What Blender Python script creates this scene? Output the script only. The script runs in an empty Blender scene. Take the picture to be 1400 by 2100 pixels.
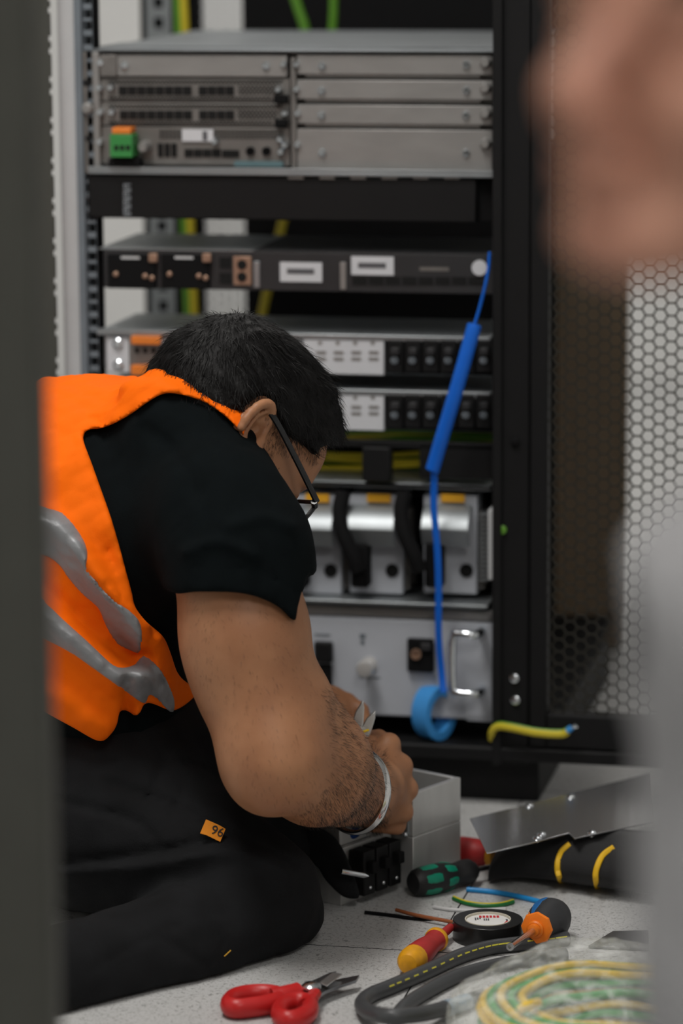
import bpy, bmesh, math, random
import numpy as np
from mathutils import Vector, Matrix, Euler, noise as mnoise
random.seed(7)
R = math.radians
scene = bpy.context.scene
COL = scene.collection
# ------------------------------------------------------------------ camera, light, exposure
CAM_H, PITCH, ROLL, LENS = 1.012, 10.5, -0.007, 120.0
cam_d = bpy.data.cameras.new('camera')
cam_d.sensor_fit = 'VERTICAL'; cam_d.sensor_height = 36.0; cam_d.sensor_width = 24.0
cam_d.lens = LENS; cam_d.clip_start = 0.05; cam_d.clip_end = 60
cam_d.dof.use_dof = True; cam_d.dof.focus_distance = 3.28; cam_d.dof.aperture_fstop = 3.1
cam = bpy.data.objects.new('camera', cam_d); COL.objects.link(cam)
CM = Matrix.Translation((0, 0, CAM_H)) @ Matrix.Rotation(R(90 - PITCH), 4, 'X') @ Matrix.Rotation(ROLL, 4, 'Z')
cam.matrix_world = CM
scene.camera = cam
vs = scene.view_settings
vs.view_transform = 'Standard'; vs.look = 'None'; vs.gamma = 1.0; vs.exposure = -0.42; vs.use_curve_mapping = False
world = bpy.data.worlds.new('world'); scene.world = world; world.use_nodes = True
world.node_tree.nodes['Background'].inputs[0].default_value = (0.55, 0.58, 0.62, 1)
world.node_tree.nodes['Background'].inputs[1].default_value = 0.05

def area_light(name, loc, size, energy, color=(1, 0.97, 0.93), rot=(0, 0, 0)):
    d = bpy.data.lights.new(name, 'AREA'); d.shape = 'RECTANGLE'; d.size, d.size_y = size
    d.energy = energy; d.color = color
    o = bpy.data.objects.new(name, d); COL.objects.link(o); o.location = loc; o.rotation_euler = rot
    return o
CEIL = 2.75
LAMPS = [((-0.55, 2.55), (0.6, 1.2), 52), ((0.55, 0.2), (0.6, 1.2), 34), ((-1.3, 0.6), (0.6, 1.2), 16),
         ((0.3, 5.55), (1.2, 0.6), 40)]
for i, (p, s, e) in enumerate(LAMPS):
    area_light('ceiling_lamp_light', (p[0], p[1], CEIL - 0.045), s, e)

# ------------------------------------------------------------------ pixel -> world helpers (1400 x 2100 frame)
FPX = LENS / 36.0 * 2100
M3 = CM.to_3x3()
def ray(px, py):
    return M3 @ Vector(((px - 700) / FPX, -(py - 1050) / FPX, -1.0))
def P(px, py, Y):
    d = ray(px, py); t = Y / d.y
    return Vector((0, 0, CAM_H)) + d * t
def G(px, py, z=0.0):
    d = ray(px, py); t = (z - CAM_H) / d.z
    return Vector((0, 0, CAM_H)) + d * t
def MM(Y):                                     # metres for one pixel at distance Y
    return Y / FPX / 0.985
YAW = R(12)
RO = Vector((-0.2715, 3.782, 0))
RX = Vector((math.cos(YAW), -math.sin(YAW), 0)); RY = Vector((math.sin(YAW), math.cos(YAW), 0))
def rk(px, py, ly=0.0):                        # pixel -> rack local (x, z) on the plane at depth ly
    d = ray(px, py); o = Vector((0, 0, CAM_H)) - RO
    t = (ly - o.dot(RY)) / d.dot(RY)
    p = o + d * t
    return p.dot(RX), p.z
def rx(px, py, ly=0.0): return rk(px, py, ly)[0]
def rz(px, py, ly=0.0): return rk(px, py, ly)[1]

# ------------------------------------------------------------------ materials
MATS = {}
def mat(name, col, rough=0.5, metal=0.0, var=0.06, vscale=30.0, bump=0.0, bscale=200.0, trans=0.0, alpha=1.0,
        emit=None, estr=0.0, spec=0.5, coat=0.0, sss=0.0, stretch=None, ior=1.45, sheen=0.0):
    if name in MATS: return MATS[name]
    m = bpy.data.materials.new(name); m.use_nodes = True
    nt = m.node_tree; b = nt.nodes['Principled BSDF']
    c = (col[0], col[1], col[2], 1.0)
    b.inputs['Base Color'].default_value = c
    b.inputs['Roughness'].default_value = rough; b.inputs['Metallic'].default_value = metal
    b.inputs['Specular IOR Level'].default_value = spec; b.inputs['IOR'].default_value = ior
    b.inputs['Transmission Weight'].default_value = trans; b.inputs['Alpha'].default_value = alpha
    b.inputs['Coat Weight'].default_value = coat
    b.inputs['Sheen Weight'].default_value = sheen
    if sss: b.inputs['Subsurface Weight'].default_value = sss; b.inputs['Subsurface Radius'].default_value = (0.012, 0.004, 0.002); b.inputs['Subsurface Scale'].default_value = 1.0
    if emit: b.inputs['Emission Color'].default_value = (*emit, 1); b.inputs['Emission Strength'].default_value = estr
    tc = nt.nodes.new('ShaderNodeTexCoord'); mp = nt.nodes.new('ShaderNodeMapping')
    nt.links.new(tc.outputs['Object'], mp.inputs[0])
    if stretch: mp.inputs['Scale'].default_value = stretch
    if var:
        n = nt.nodes.new('ShaderNodeTexNoise'); n.inputs['Scale'].default_value = vscale; n.inputs['Detail'].default_value = 4
        nt.links.new(mp.outputs[0], n.inputs['Vector'])
        r = nt.nodes.new('ShaderNodeValToRGB')
        r.color_ramp.elements[0].position = 0.3; r.color_ramp.elements[1].position = 0.7
        r.color_ramp.elements[0].color = (c[0] * (1 - var), c[1] * (1 - var), c[2] * (1 - var), 1)
        r.color_ramp.elements[1].color = (min(1, c[0] * (1 + var)), min(1, c[1] * (1 + var)), min(1, c[2] * (1 + var)), 1)
        nt.links.new(n.outputs['Fac'], r.inputs[0]); nt.links.new(r.outputs[0], b.inputs['Base Color'])
    if bump:
        n2 = nt.nodes.new('ShaderNodeTexNoise'); n2.inputs['Scale'].default_value = bscale; n2.inputs['Detail'].default_value = 3
        nt.links.new(mp.outputs[0], n2.inputs['Vector'])
        bp = nt.nodes.new('ShaderNodeBump'); bp.inputs['Strength'].default_value = bump; bp.inputs['Distance'].default_value = 0.002
        nt.links.new(n2.outputs['Fac'], bp.inputs['Height']); nt.links.new(bp.outputs[0], b.inputs['Normal'])
    MATS[name] = m
    return m

# ------------------------------------------------------------------ mesh builder
class MB:
    def __init__(s): s.v = []; s.f = []
    def add(s, vs, fs):
        o = len(s.v); s.v += [tuple(v) for v in vs]; s.f += [tuple(i + o for i in f) for f in fs]; return s
    def box(s, x0, x1, y0, y1, z0, z1):
        x0, x1 = min(x0, x1), max(x0, x1); y0, y1 = min(y0, y1), max(y0, y1); z0, z1 = min(z0, z1), max(z0, z1)
        v = [(x0, y0, z0), (x1, y0, z0), (x1, y1, z0), (x0, y1, z0), (x0, y0, z1), (x1, y0, z1), (x1, y1, z1), (x0, y1, z1)]
        return s.add(v, [(0, 3, 2, 1), (4, 5, 6, 7), (0, 1, 5, 4), (1, 2, 6, 5), (2, 3, 7, 6), (3, 0, 4, 7)])
    def obox(s, c, ax, ay, az, hx, hy, hz):
        c, ax, ay, az = Vector(c), Vector(ax).normalized(), Vector(ay).normalized(), Vector(az).normalized()
        v = [c + ax * hx * i + ay * hy * j + az * hz * k for k in (-1, 1) for (i, j) in ((-1, -1), (1, -1), (1, 1), (-1, 1))]
        return s.add(v, [(0, 3, 2, 1), (4, 5, 6, 7), (0, 1, 5, 4), (1, 2, 6, 5), (2, 3, 7, 6), (3, 0, 4, 7)])
    def rings(s, rings, cap=True, closed=False):
        n = len(rings[0]); vs = [p for r in rings for p in r]; fs = []
        m = len(rings)
        for i in range(m if closed else m - 1):
            a, b = i * n, ((i + 1) % m) * n
            for j in range(n):
                k = (j + 1) % n; fs.append((a + j, a + k, b + k, b + j))
        if cap and not closed:
            fs.append(tuple(reversed(range(n)))); fs.append(tuple(range((m - 1) * n, m * n)))
        return s.add(vs, fs)
    def lathe(s, a, d, prof, n=24, cap=True):      # prof: list of (t, r) along direction d from a
        a = Vector(a); d = Vector(d).normalized()
        u = d.orthogonal().normalized(); w = d.cross(u)
        rs = []
        for t, r in prof:
            r = max(r, 1e-5)
            rs.append([a + d * t + (u * math.cos(2 * math.pi * i / n) + w * math.sin(2 * math.pi * i / n)) * r for i in range(n)])
        return s.rings(rs, cap)
    def cyl(s, a, b, r, n=16, r2=None):
        a, b = Vector(a), Vector(b); return s.lathe(a, b - a, [(0, r), ((b - a).length, r if r2 is None else r2)], n)
    def tube(s, path, r, n=10, flat=None, up=None):
        path = [Vector(p) for p in path]; m = len(path); rs = []; prev = None
        for i, p in enumerate(path):
            t = (path[min(i + 1, m - 1)] - path[max(i - 1, 0)]).normalized()
            if up is not None: u = (Vector(up) - t * Vector(up).dot(t)).normalized()
            elif prev is None: u = t.orthogonal().normalized()
            else: u = (prev - t * prev.dot(t)).normalized()
            prev = u; w = t.cross(u)
            rr = r[i] if isinstance(r, (list, tuple)) else r
            fu, fw = (1, 1) if flat is None else flat
            rs.append([p + u * math.cos(2 * math.pi * k / n) * rr * fu + w * math.sin(2 * math.pi * k / n) * rr * fw for k in range(n)])
        return s.rings(rs)
    def prism(s, poly, o, ax, ay, az, th):          # poly in (ax, ay), extruded th along az
        o, ax, ay, az = Vector(o), Vector(ax), Vector(ay), Vector(az)
        a = [o + ax * x + ay * y for x, y in poly]; b = [p + az * th for p in a]
        ar = sum(poly[i][0] * poly[(i + 1) % len(poly)][1] - poly[(i + 1) % len(poly)][0] * poly[i][1] for i in range(len(poly)))
        flip = (ar > 0) != (ax.cross(ay).dot(az) * th > 0)
        if flip: a.reverse(); b.reverse()
        n = len(poly)
        fs = [tuple(reversed(range(n))), tuple(range(n, 2 * n))] + [(i, (i + 1) % n, n + (i + 1) % n, n + i) for i in range(n)]
        return s.add(a + b, fs)
    def ell(s, c, r, ax=None, n=20, m=12):
        c = Vector(c); X, Y, Z = ax or (Vector((1, 0, 0)), Vector((0, 1, 0)), Vector((0, 0, 1)))
        rs = []
        for i in range(m + 1):
            ph = -math.pi / 2 + math.pi * i / m; cr = max(math.cos(ph), 1e-4)
            rs.append([c + X * r[0] * cr * math.cos(2 * math.pi * j / n) + Y * r[1] * cr * math.sin(2 * math.pi * j / n) + Z * r[2] * math.sin(ph) for j in range(n)])
        return s.rings(rs)
    def build(s, name, material, parent=None, bevel=0.0, ang=35, smooth=True, seg=2, origin=None):
        me = bpy.data.meshes.new(name)
        vs = s.v
        o = bpy.data.objects.new(name, me)
        if origin is not None:
            og = Vector(origin); vs = [tuple(Vector(v) - og) for v in vs]; o.location = og
        me.from_pydata(vs, [], s.f); me.update()
        bm = bmesh.new(); bm.from_mesh(me); bmesh.ops.recalc_face_normals(bm, faces=bm.faces); bm.to_mesh(me); bm.free()
        if smooth:
            for p in me.polygons: p.use_smooth = True
            me.set_sharp_from_angle(angle=R(ang))
        me.materials.append(material)
        COL.objects.link(o)
        if parent: o.parent = parent
        if bevel:
            b = o.modifiers.new('bevel', 'BEVEL'); b.width = bevel; b.segments = seg; b.limit_method = 'ANGLE'; b.angle_limit = R(40)
        return o
def box(name, material, parent, x0, x1, y0, y1, z0, z1, bevel=0.0):
    return MB().box(x0, x1, y0, y1, z0, z1).build(name, material, parent, bevel)
def tag(o, label=None, cat=None, group=None, kind=None):
    if label: o['label'] = label
    if cat: o['category'] = cat
    if group: o['group'] = group
    if kind: o['kind'] = kind
    return o
def thing(name, label, cat, loc=(0, 0, 0), rotz=0.0, group=None):
    o = bpy.data.objects.new(name, None); COL.objects.link(o); o.empty_display_size = 0.02
    o.location = loc; o.rotation_euler = (0, 0, rotz)
    return tag(o, label, cat, group)
def rthing(name, label, cat, group=None, kind=None):   # a thing in the rack's own frame
    o = thing(name, label, cat, RO, -YAW, group)
    if kind: o['kind'] = kind
    return o
def spline(pts, n=8, closed=False):                 # Catmull-Rom
    pts = [Vector(p) for p in pts]; out = []; m = len(pts)
    for i in range(m if closed else m - 1):
        if closed: p0, p1, p2, p3 = pts[i - 1], pts[i], pts[(i + 1) % m], pts[(i + 2) % m]
        else: p0, p1, p2, p3 = pts[max(i - 1, 0)], pts[i], pts[i + 1], pts[min(i + 2, m - 1)]
        for k in range(n):
            t = k / n
            out.append(0.5 * ((2 * p1) + (p2 - p0) * t + (2 * p0 - 5 * p1 + 4 * p2 - p3) * t * t + (3 * p1 - p0 - 3 * p2 + p3) * t ** 3))
    if not closed: out.append(pts[-1])
    return out
# ------------------------------------------------------------------ room
mWall = mat('painted_wall', (0.74, 0.74, 0.73), 0.8, var=0.03, vscale=3)
mCeil = mat('ceiling_paint', (0.55, 0.55, 0.54), 0.9, var=0.03, vscale=3)
mDark = mat('dark_subfloor', (0.01, 0.01, 0.01), 0.9, var=0)
def floor_mat():
    m = mat('speckled_vinyl', (0.53, 0.53, 0.525), 0.45, var=0.05, vscale=6)
    nt = m.node_tree; b = nt.nodes['Principled BSDF']
    base = b.inputs['Base Color'].links[0].from_socket
    tc = [n for n in nt.nodes if n.type == 'TEX_COORD'][0]
    prev = base
    for sc, seed, thr, dark in ((260, 0.0, 0.045, 0.42), (420, 3.7, 0.05, 0.6)):
        n1 = nt.nodes.new('ShaderNodeTexNoise'); n1.inputs['Scale'].default_value = 34; n1.inputs['Detail'].default_value = 2
        mp = nt.nodes.new('ShaderNodeMapping'); mp.inputs['Location'].default_value = (seed, seed, 0)
        nt.links.new(tc.outputs['Object'], mp.inputs[0]); nt.links.new(mp.outputs[0], n1.inputs['Vector'])
        ad = nt.nodes.new('ShaderNodeVectorMath'); ad.operation = 'MULTIPLY_ADD'
        ad.inputs[1].default_value = (0.03, 0.03, 0.03); nt.links.new(n1.outputs['Color'], ad.inputs[0]); nt.links.new(mp.outputs[0], ad.inputs[2])
        vo = nt.nodes.new('ShaderNodeTexVoronoi'); vo.feature = 'DISTANCE_TO_EDGE'; vo.inputs['Scale'].default_value = sc * 0.55
        nt.links.new(ad.outputs[0], vo.inputs['Vector'])
        lt = nt.nodes.new('ShaderNodeMath'); lt.operation = 'LESS_THAN'; lt.inputs[1].default_value = thr
        nt.links.new(vo.outputs['Distance'], lt.inputs[0])
        n2 = nt.nodes.new('ShaderNodeTexNoise'); n2.inputs['Scale'].default_value = sc * 0.8; n2.inputs['Detail'].default_value = 1
        nt.links.new(mp.outputs[0], n2.inputs['Vector'])
        gt = nt.nodes.new('ShaderNodeMath'); gt.operation = 'GREATER_THAN'; gt.inputs[1].default_value = 0.53
        nt.links.new(n2.outputs['Fac'], gt.inputs[0])
        mu = nt.nodes.new('ShaderNodeMath'); mu.operation = 'MULTIPLY'; nt.links.new(lt.outputs[0], mu.inputs[0]); nt.links.new(gt.outputs[0], mu.inputs[1])
        mx = nt.nodes.new('ShaderNodeMix'); mx.data_type = 'RGBA'
        nt.links.new(mu.outputs[0], mx.inputs[0]); nt.links.new(prev, mx.inputs[6])
        mx.inputs[7].default_value = (0.60 * dark, 0.60 * dark, 0.59 * dark, 1)
        prev = mx.outputs[2]
    nt.links.new(prev, b.inputs['Base Color'])
    return m
mFloor = floor_mat()
fl = box('floor', mDark, None, -3.2, 3.2, -2.2, 7.2, -0.06, -0.02); tag(fl, kind='structure')
# raised-floor tiles on the grid of the two seams in view
a1, a2 = G(600, 1935), G(940, 1955); b1 = G(885, 1952)
e1 = Vector((math.cos(YAW), -math.sin(YAW), 0)); e2 = Vector((math.sin(YAW), math.cos(YAW), 0))
T = 0.6; half = T / 2 - 0.0008
tme = None
for i in range(-6, 6):
    for j in range(-10, 12):
        c = b1 + e1 * (i + 0.5) * T + e2 * (j + 0.5) * T
        if not (-3.0 < c.x < 3.0 and -2.0 < c.y < 7.6): continue
        if tme is None:
            o = MB().box(-half, half, -half, half, -0.02, 0.0).build('floor_tile', mFloor, fl); tme = o.data; tme.materials.append(mDark)
            for pg in tme.polygons: pg.material_index = 0 if pg.normal.z > 0.5 else 1
        else:
            o = bpy.data.objects.new('floor_tile', tme); COL.objects.link(o); o.parent = fl
        o.location = (c.x, c.y, 0); o.rotation_euler = (0, 0, -YAW)
tag(box('wall_back', mWall, None, -3.2, 3.2, 7.0, 7.2, -0.02, CEIL), kind='structure')
tag(box('wall_left', mWall, None, -3.2, -3.0, -2.2, 7.0, -0.02, CEIL), kind='structure')
tag(box('wall_right', mWall, None, 3.0, 3.2, -2.2, 7.0, -0.02, CEIL), kind='structure')
tag(box('wall_front', mWall, None, -3.0, 3.0, -2.2, -2.0, -0.02, CEIL), kind='structure')
tag(box('ceiling', mCeil, None, -3.2, 3.2, -2.2, 7.2, CEIL, CEIL + 0.1), kind='structure')
mGlow = mat('lamp_diffuser', (0.9, 0.9, 0.9), 0.5, var=0, emit=(1, 0.97, 0.93), estr=3.0)
mLampF = mat('lamp_frame', (0.8, 0.8, 0.8), 0.4, var=0)
# ------------------------------------------------------------------ rack and its neighbours
mBlack = mat('black_powder_coat', (0.006, 0.006, 0.0065), 0.6, var=0.1, spec=0.3, bump=0.05, bscale=600)
mBlackM = mat('black_matte', (0.005, 0.005, 0.0055), 0.8, var=0.05, spec=0.2)
mSteel = mat('galvanised_steel', (0.36, 0.385, 0.40), 0.46, 0.85, var=0.10, vscale=14)
mGreyPost = mat('pale_grey_paint', (0.60, 0.61, 0.62), 0.5, var=0.03)
mRail = mat('blue_grey_rail', (0.20, 0.23, 0.26), 0.45, 0.4, var=0.08)
mZinc = mat('zinc_plate', (0.32, 0.312, 0.303), 0.48, 0.55, var=0.07, vscale=20, stretch=(1, 1, 3))
mZincD = mat('dull_zinc', (0.20, 0.19, 0.18), 0.5, 0.5, var=0.12, vscale=40)
mScrew = mat('bright_screw', (0.80, 0.84, 0.88), 0.2, 1.0, var=0)
mWhiteP = mat('white_panel_paint', (0.46, 0.48, 0.525), 0.42, var=0.03, vscale=12)
mLabel = mat('white_label', (0.62, 0.63, 0.66), 0.5, var=0.02)
mInk = mat('grey_ink', (0.10, 0.10, 0.11), 0.6, var=0)
mGreyDev = mat('charcoal_device', (0.026, 0.026, 0.028), 0.5, var=0.08)
mOrangeC = mat('orange_connector', (0.80, 0.22, 0.03), 0.45, var=0.05)
mGreenC = mat('green_connector', (0.04, 0.25, 0.06), 0.45, var=0.05)
mCopper = mat('bronze_socket', (0.38, 0.24, 0.17), 0.45, 0.5, var=0.05)
mHole = mat('dark_opening', (0.004, 0.004, 0.004), 0.9, var=0)
mGY_g = mat('green_insulation', (0.10, 0.27, 0.02), 0.4, var=0.05)
mGY_y = mat('yellow_insulation', (0.62, 0.50, 0.03), 0.4, var=0.05)
mBlueS = mat('blue_strap_webbing', (0.0, 0.12, 0.62), 0.5, var=0.06, bump=0.1)
mBlueT = mat('light_blue_tape', (0.05, 0.30, 0.72), 0.5, var=0.06)
mOlive = mat('olive_grey_paint', (0.055, 0.056, 0.047), 0.6, var=0.06)
mBrown = mat('dark_brown_laminate', (0.13, 0.09, 0.052), 0.55, var=0.12, vscale=5, stretch=(6, 6, 1))
ZT = 1.12                                             # rack goes on above the picture
# --- frame
rack = rthing('equipment_rack', 'tall open equipment rack with black right post and pale grey left post', 'rack')
def vx(px, py=300): return rx(px, py)
xw0, xw1 = rx(118, 400), rx(160, 400)
box('post', mGreyPost, rack, xw0, xw1 - 0.001, 0.012, 0.07, 0.06, ZT, 0.002)
box('post_edge', mRail, rack, xw1, xw1 + 0.0085, -0.004, 0.07, 0.06, ZT, 0.001)
rl0, rl1 = xw1 + 0.0095, rx(199, 400) - 0.002
# rail with square holes: two strips, bars between the holes
m = MB(); hw = 0.0048; hc = (rl0 + rl1) / 2
m.box(rl0, hc - hw, 0.0, 0.0022, 0.06, ZT); m.box(hc + hw, rl1, 0.0, 0.0022, 0.06, ZT)
z = 0.06; k = 0
while z < ZT - 0.02:
    m.box(hc - hw, hc + hw, 0.0, 0.0022, z, z + (0.0062 if k % 3 else 0.0035)); z += 0.0159 if k % 3 else 0.0127; k += 1
m.build('mounting_rail', mRail, rack)
box('rail_dark_backing', mBlackM, rack, rl0, rl1, 0.0225, 0.03, 0.06, ZT)  # black strip added behind the rail so its holes look dark
# right post and base
xr0, xr1 = rx(1013, 700, -0.03), rx(1086, 700, -0.03)
box('post', mBlack, rack, xr0, xr1, -0.03, 0.08, 0.05, ZT, 0.002)
box('post_lip', mBlack, rack, xr0 - 0.001, xr0 + 0.009, -0.036, -0.0305, 0.05, ZT, 0.001)
for (px, py, mm) in ((1055, 1390, mScrew), (1057, 1435, mScrew), (1030, 1086, mGY_g), (1056, 905, mBlackM)):  # the green disc stands for an LED-like spot, not a screw
    a, zz = rk(px, py, -0.03)
    MB().lathe((a, -0.0305, zz), (0, -1, 0), [(0, .005), (0.003, .005), (0.0042, .003), (0.0042, 0)], 12).build('screw', mm, rack)
for (lx, ly, nm) in ((rx(300, 40, 0.62), 0.62, 'rear_rail'),):
    m = MB(); w = 0.032
    m.box(lx, lx + 0.010, ly, ly + 0.002, 0.06, ZT); m.box(lx + w - 0.010, lx + w, ly, ly + 0.002, 0.06, ZT)
    z = 0.06
    while z < ZT - 0.03:
        m.box(lx + 0.010, lx + w - 0.010, ly, ly + 0.002, z, z + 0.012); z += 0.026
    m.build(nm, mSteel, rack)
    box('rear_post', mBlackM, rack, lx - 0.012, lx + w, ly + 0.015, ly + 0.06, 0.06, ZT)
yb = -0.035
zb1, zb0 = rz(760, 1521, yb), rz(760, 1549, yb)
xb0, xb1 = xw0, rx(1500, 1530, yb)
box('base_beam', mBlack, rack, xb0, xb1, yb, 0.06, zb0, zb1, 0.003)
box('base_deck', mBlackM, rack, xb0, xr1, 0.061, 0.68, zb0, zb1 - 0.004)
box('plinth', mBlack, rack, xb0 + 0.02, rx(1104, 1600, 0.0), 0.0, 0.60, 0.0, zb0 - 0.001, 0.003)
# rear blanking panels and rear mesh strip
yr = 0.70
xm0, xm1 = rx(414, 300, yr), rx(500, 300, yr)
box('rear_panel', mBlackM, rack, xm1, rx(1140, 300, yr), yr, yr + 0.015, 0.06, ZT)
box('rear_panel', mBlackM, rack, rx(382, 300, yr), xm0, yr, yr + 0.015, 0.06, ZT)
def hexlattice(x0, x1, z0, z1, pitch, wire, y, th):
    """hexagonal perforated sheet: every cell a hexagonal hole, built as wire rings"""
    m = MB(); r = pitch / math.sqrt(3); dx = pitch; dz = pitch * math.sqrt(3) / 2
    # columns: flat-top hexagons, column spacing 1.5 r
    cx = x0; c = 0
    ri = r - wire / math.sqrt(3)
    while cx - r < x1:
        cz = z0 + (pitch / 2 if c % 2 else 0)
        while cz < z1 + pitch / 2:
            vs = []
            for rr in (r, ri):
                for k in range(6):
                    a = math.pi / 3 * k
                    vs.append((min(max(cx + rr * math.cos(a), x0), x1), y, min(max(cz + rr * math.sin(a), z0), z1)))
            fs = [(k, (k + 1) % 6, 6 + (k + 1) % 6, 6 + k) for k in range(6)]
            m.add(vs, fs)
            cz += pitch
        cx += 1.5 * r; c += 1
    return m
def hexbuild(m, name, material, parent, th):
    me = bpy.data.meshes.new(name); me.from_pydata(m.v, [], m.f)
    bm = bmesh.new(); bm.from_mesh(me)
    bmesh.ops.remove_doubles(bm, verts=bm.verts, dist=1e-5)
    bmesh.ops.dissolve_degenerate(bm, edges=bm.edges, dist=1e-6)
    bmesh.ops.recalc_face_normals(bm, faces=bm.faces); bm.to_mesh(me); bm.free()
    o = bpy.data.objects.new(name, me); COL.objects.link(o); o.parent = parent; me.materials.append(material)
    sd = o.modifiers.new('thick', 'SOLIDIFY'); sd.thickness = th; sd.offset = 0
    o['kind'] = 'stuff'
    return o
hexbuild(hexlattice(xm0 + 0.0005, xm1 - 0.0005, 0.3, ZT, 0.0125, 0.0032, yr + 0.006, 0.002), 'rear_mesh', mGreyPost, rack, 0.003)
# left side dark slotted panel with notches along its edge
xd = rx(101, 20, -0.02)
m = MB(); z = 0.06; U = 0.04445
poly = [(-0.30, 0.06), (xd, 0.06)]
while z < ZT - U:
    for dz in (0.010, 0.0235):
        poly += [(xd, z + dz), (xd - 0.0032, z + dz + 0.001), (xd - 0.0032, z + dz + 0.0055), (xd, z + dz + 0.0065)]
    z += U
poly += [(xd, ZT), (-0.30, ZT)]
sp = rthing('slotted_cable_panel', 'dark olive slotted panel standing left of the pale rack post', 'panel')
MB().prism(poly, (0, -0.02, 0), (1, 0, 0), (0, 0, 1), (0, 1, 0), 0.004).build('panel_sheet', mOlive, sp)
box('panel_foot', mOlive, sp, -0.30, xd - 0.01, -0.015, 0.05, 0.0, 0.06)
# --- perforated door bay on the right
yd = -0.028
door = rthing('perforated_door', 'black framed rack door with hexagonal perforations right of the rack', 'door')
xs0, xs1 = xr1 + 0.001, rx(1124, 800, yd)
zt_ = rz(1200, 1466, yd)
xd1 = rx(1560, 900, yd)
box('door_stile', mBlack, door, xs0, xs1, yd - 0.006, yd + 0.02, zb1 + 0.002, ZT, 0.002)
box('door_stile', mBlack, door, xd1, xd1 + 0.04, yd - 0.006, yd + 0.02, zb1 + 0.002, ZT, 0.002)
box('door_bottom_rail', mBlack, door, xs1 + 0.0005, xd1 - 0.0005, yd - 0.006, yd + 0.02, zb1 + 0.002, zt_, 0.002)
hexbuild(hexlattice(xs1 + 0.0005, xd1 - 0.0005, zt_, ZT, 0.0138, 0.0019, yd + 0.004, 0.0015), 'perforated_sheet', mat('dark_mesh_paint', (0.022, 0.020, 0.015), 0.6, var=0.05, spec=0.3), door, 0.0016)
# brown cabinet seen through the door
c0 = G(1287, 1335); c1 = G(1040, 1335)
bc = thing('storage_cabinet', 'tall narrow dark brown cabinet standing behind the perforated door', 'cabinet', (c0.x, c0.y, 0), 0.10)
wB = 0.20
box('carcass', mBrown, bc, -wB, 0, 0.02, 0.42, 0.0, 1.9, 0.003)
box('cabinet_door', mBrown, bc, -wB + 0.002, -0.002, 0.0, 0.018, 0.05, 1.895, 0.002)

# ------------------------------------------------------------------ devices
def front(par, name, m, px0, px1, py0, py1, y0, y1, bevel=0.0, py=None):
    """box whose front face covers a pixel rectangle on plane y0"""
    pm = (px0 + px1) / 2; q = (py0 + py1) / 2
    x0, x1 = rx(px0, q, y0), rx(px1, q, y0); z1, z0 = rz(pm, py0, y0), rz(pm, py1, y0)
    return box(name, m, par, x0, x1, y0, y1, z0, z1, bevel)
def screws(par, pts, y, r=0.0036, name='screw', m=None, h=0.003):
    for px, py in pts:
        a, zz = rk(px, py, y)
        MB().lathe((a, y, zz), (0, -1, 0), [(-.0005, r), (h * 0.6, r), (h, r * 0.65), (h, 0)], 12).build(name, m or mScrew, par)
XL, XRr = 0.0, 0.445
# 1 modular chassis
ch = rthing('modular_router_chassis', 'large metal modular chassis at the top of the rack with line cards and blank plates', 'network chassis')
zt, zb = rz(600, 107, 0), rz(600, 352, 0)
mCover = mat('cover_steel', (0.20, 0.215, 0.225), 0.5, 0.7, var=0.10, vscale=14)
box('top_cover', mCover, ch, XL - 0.004, XRr + 0.004, 0.0, 0.48, zt, zt + 0.0025, 0.001)
box('cover_fold', mCover, ch, XL - 0.004, XRr + 0.004, 0.05, 0.14, zt + 0.0026, zt + 0.0036, 0.0008)
box('body', mZincD, ch, XL, XRr, 0.022, 0.48, zb + 0.001, zt - 0.0005)
box('bottom_tray', mSteel, ch, XL - 0.004, XRr + 0.004, -0.008, 0.42, zb - 0.004, zb, 0.001)
box('tray_lip', mSteel, ch, XL - 0.004, XRr + 0.004, -0.0085, -0.007, zb + 0.0002, zb + 0.004, 0.0004)
box('side_ear', mZincD, ch, rl0, XL - 0.005, -0.003, -0.0005, zb - 0.004, zt, 0.0005)
box('side_flange', mZinc, ch, XL, XL + 0.008, 0.0, 0.022, zb, zt - 0.0005, 0.001)
xmid = rx(600, 230)
box('centre_divider', mZincD, ch, xmid - 0.003, xmid + 0.003, 0.004, 0.022, zb + 0.0005, zt - 0.006, 0.001)
# right blank plates
for (a, b) in ((109, 153), (161, 204), (212, 255), (262, 349)):
    p_ = front(ch, 'blank_plate', mZinc, 609, 1009, a + 4, b, 0.004, 0.0215, 0.0008)
    f_ = front(ch, 'plate_lip', mZinc, 625, 985, b - 1.5, b + 7 if b < 300 else b + 2, 0.010, 0.0215, 0.0006)
screws(ch, [(660, 135), (956, 133), (659, 186), (956, 185), (659, 236), (955, 236), (660, 313), (955, 313)], 0.0038, 0.0042, m=mScrew, h=0.004)
screws(ch, [(996, 128), (996, 180), (996, 232), (996, 294)], 0.0038, 0.0062, 'knurled_screw', mZinc, 0.008)
screws(ch, [(608, 132), (608, 183), (610, 233), (610, 297), (582, 132)], 0.0038, 0.0038, h=0.005)
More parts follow.
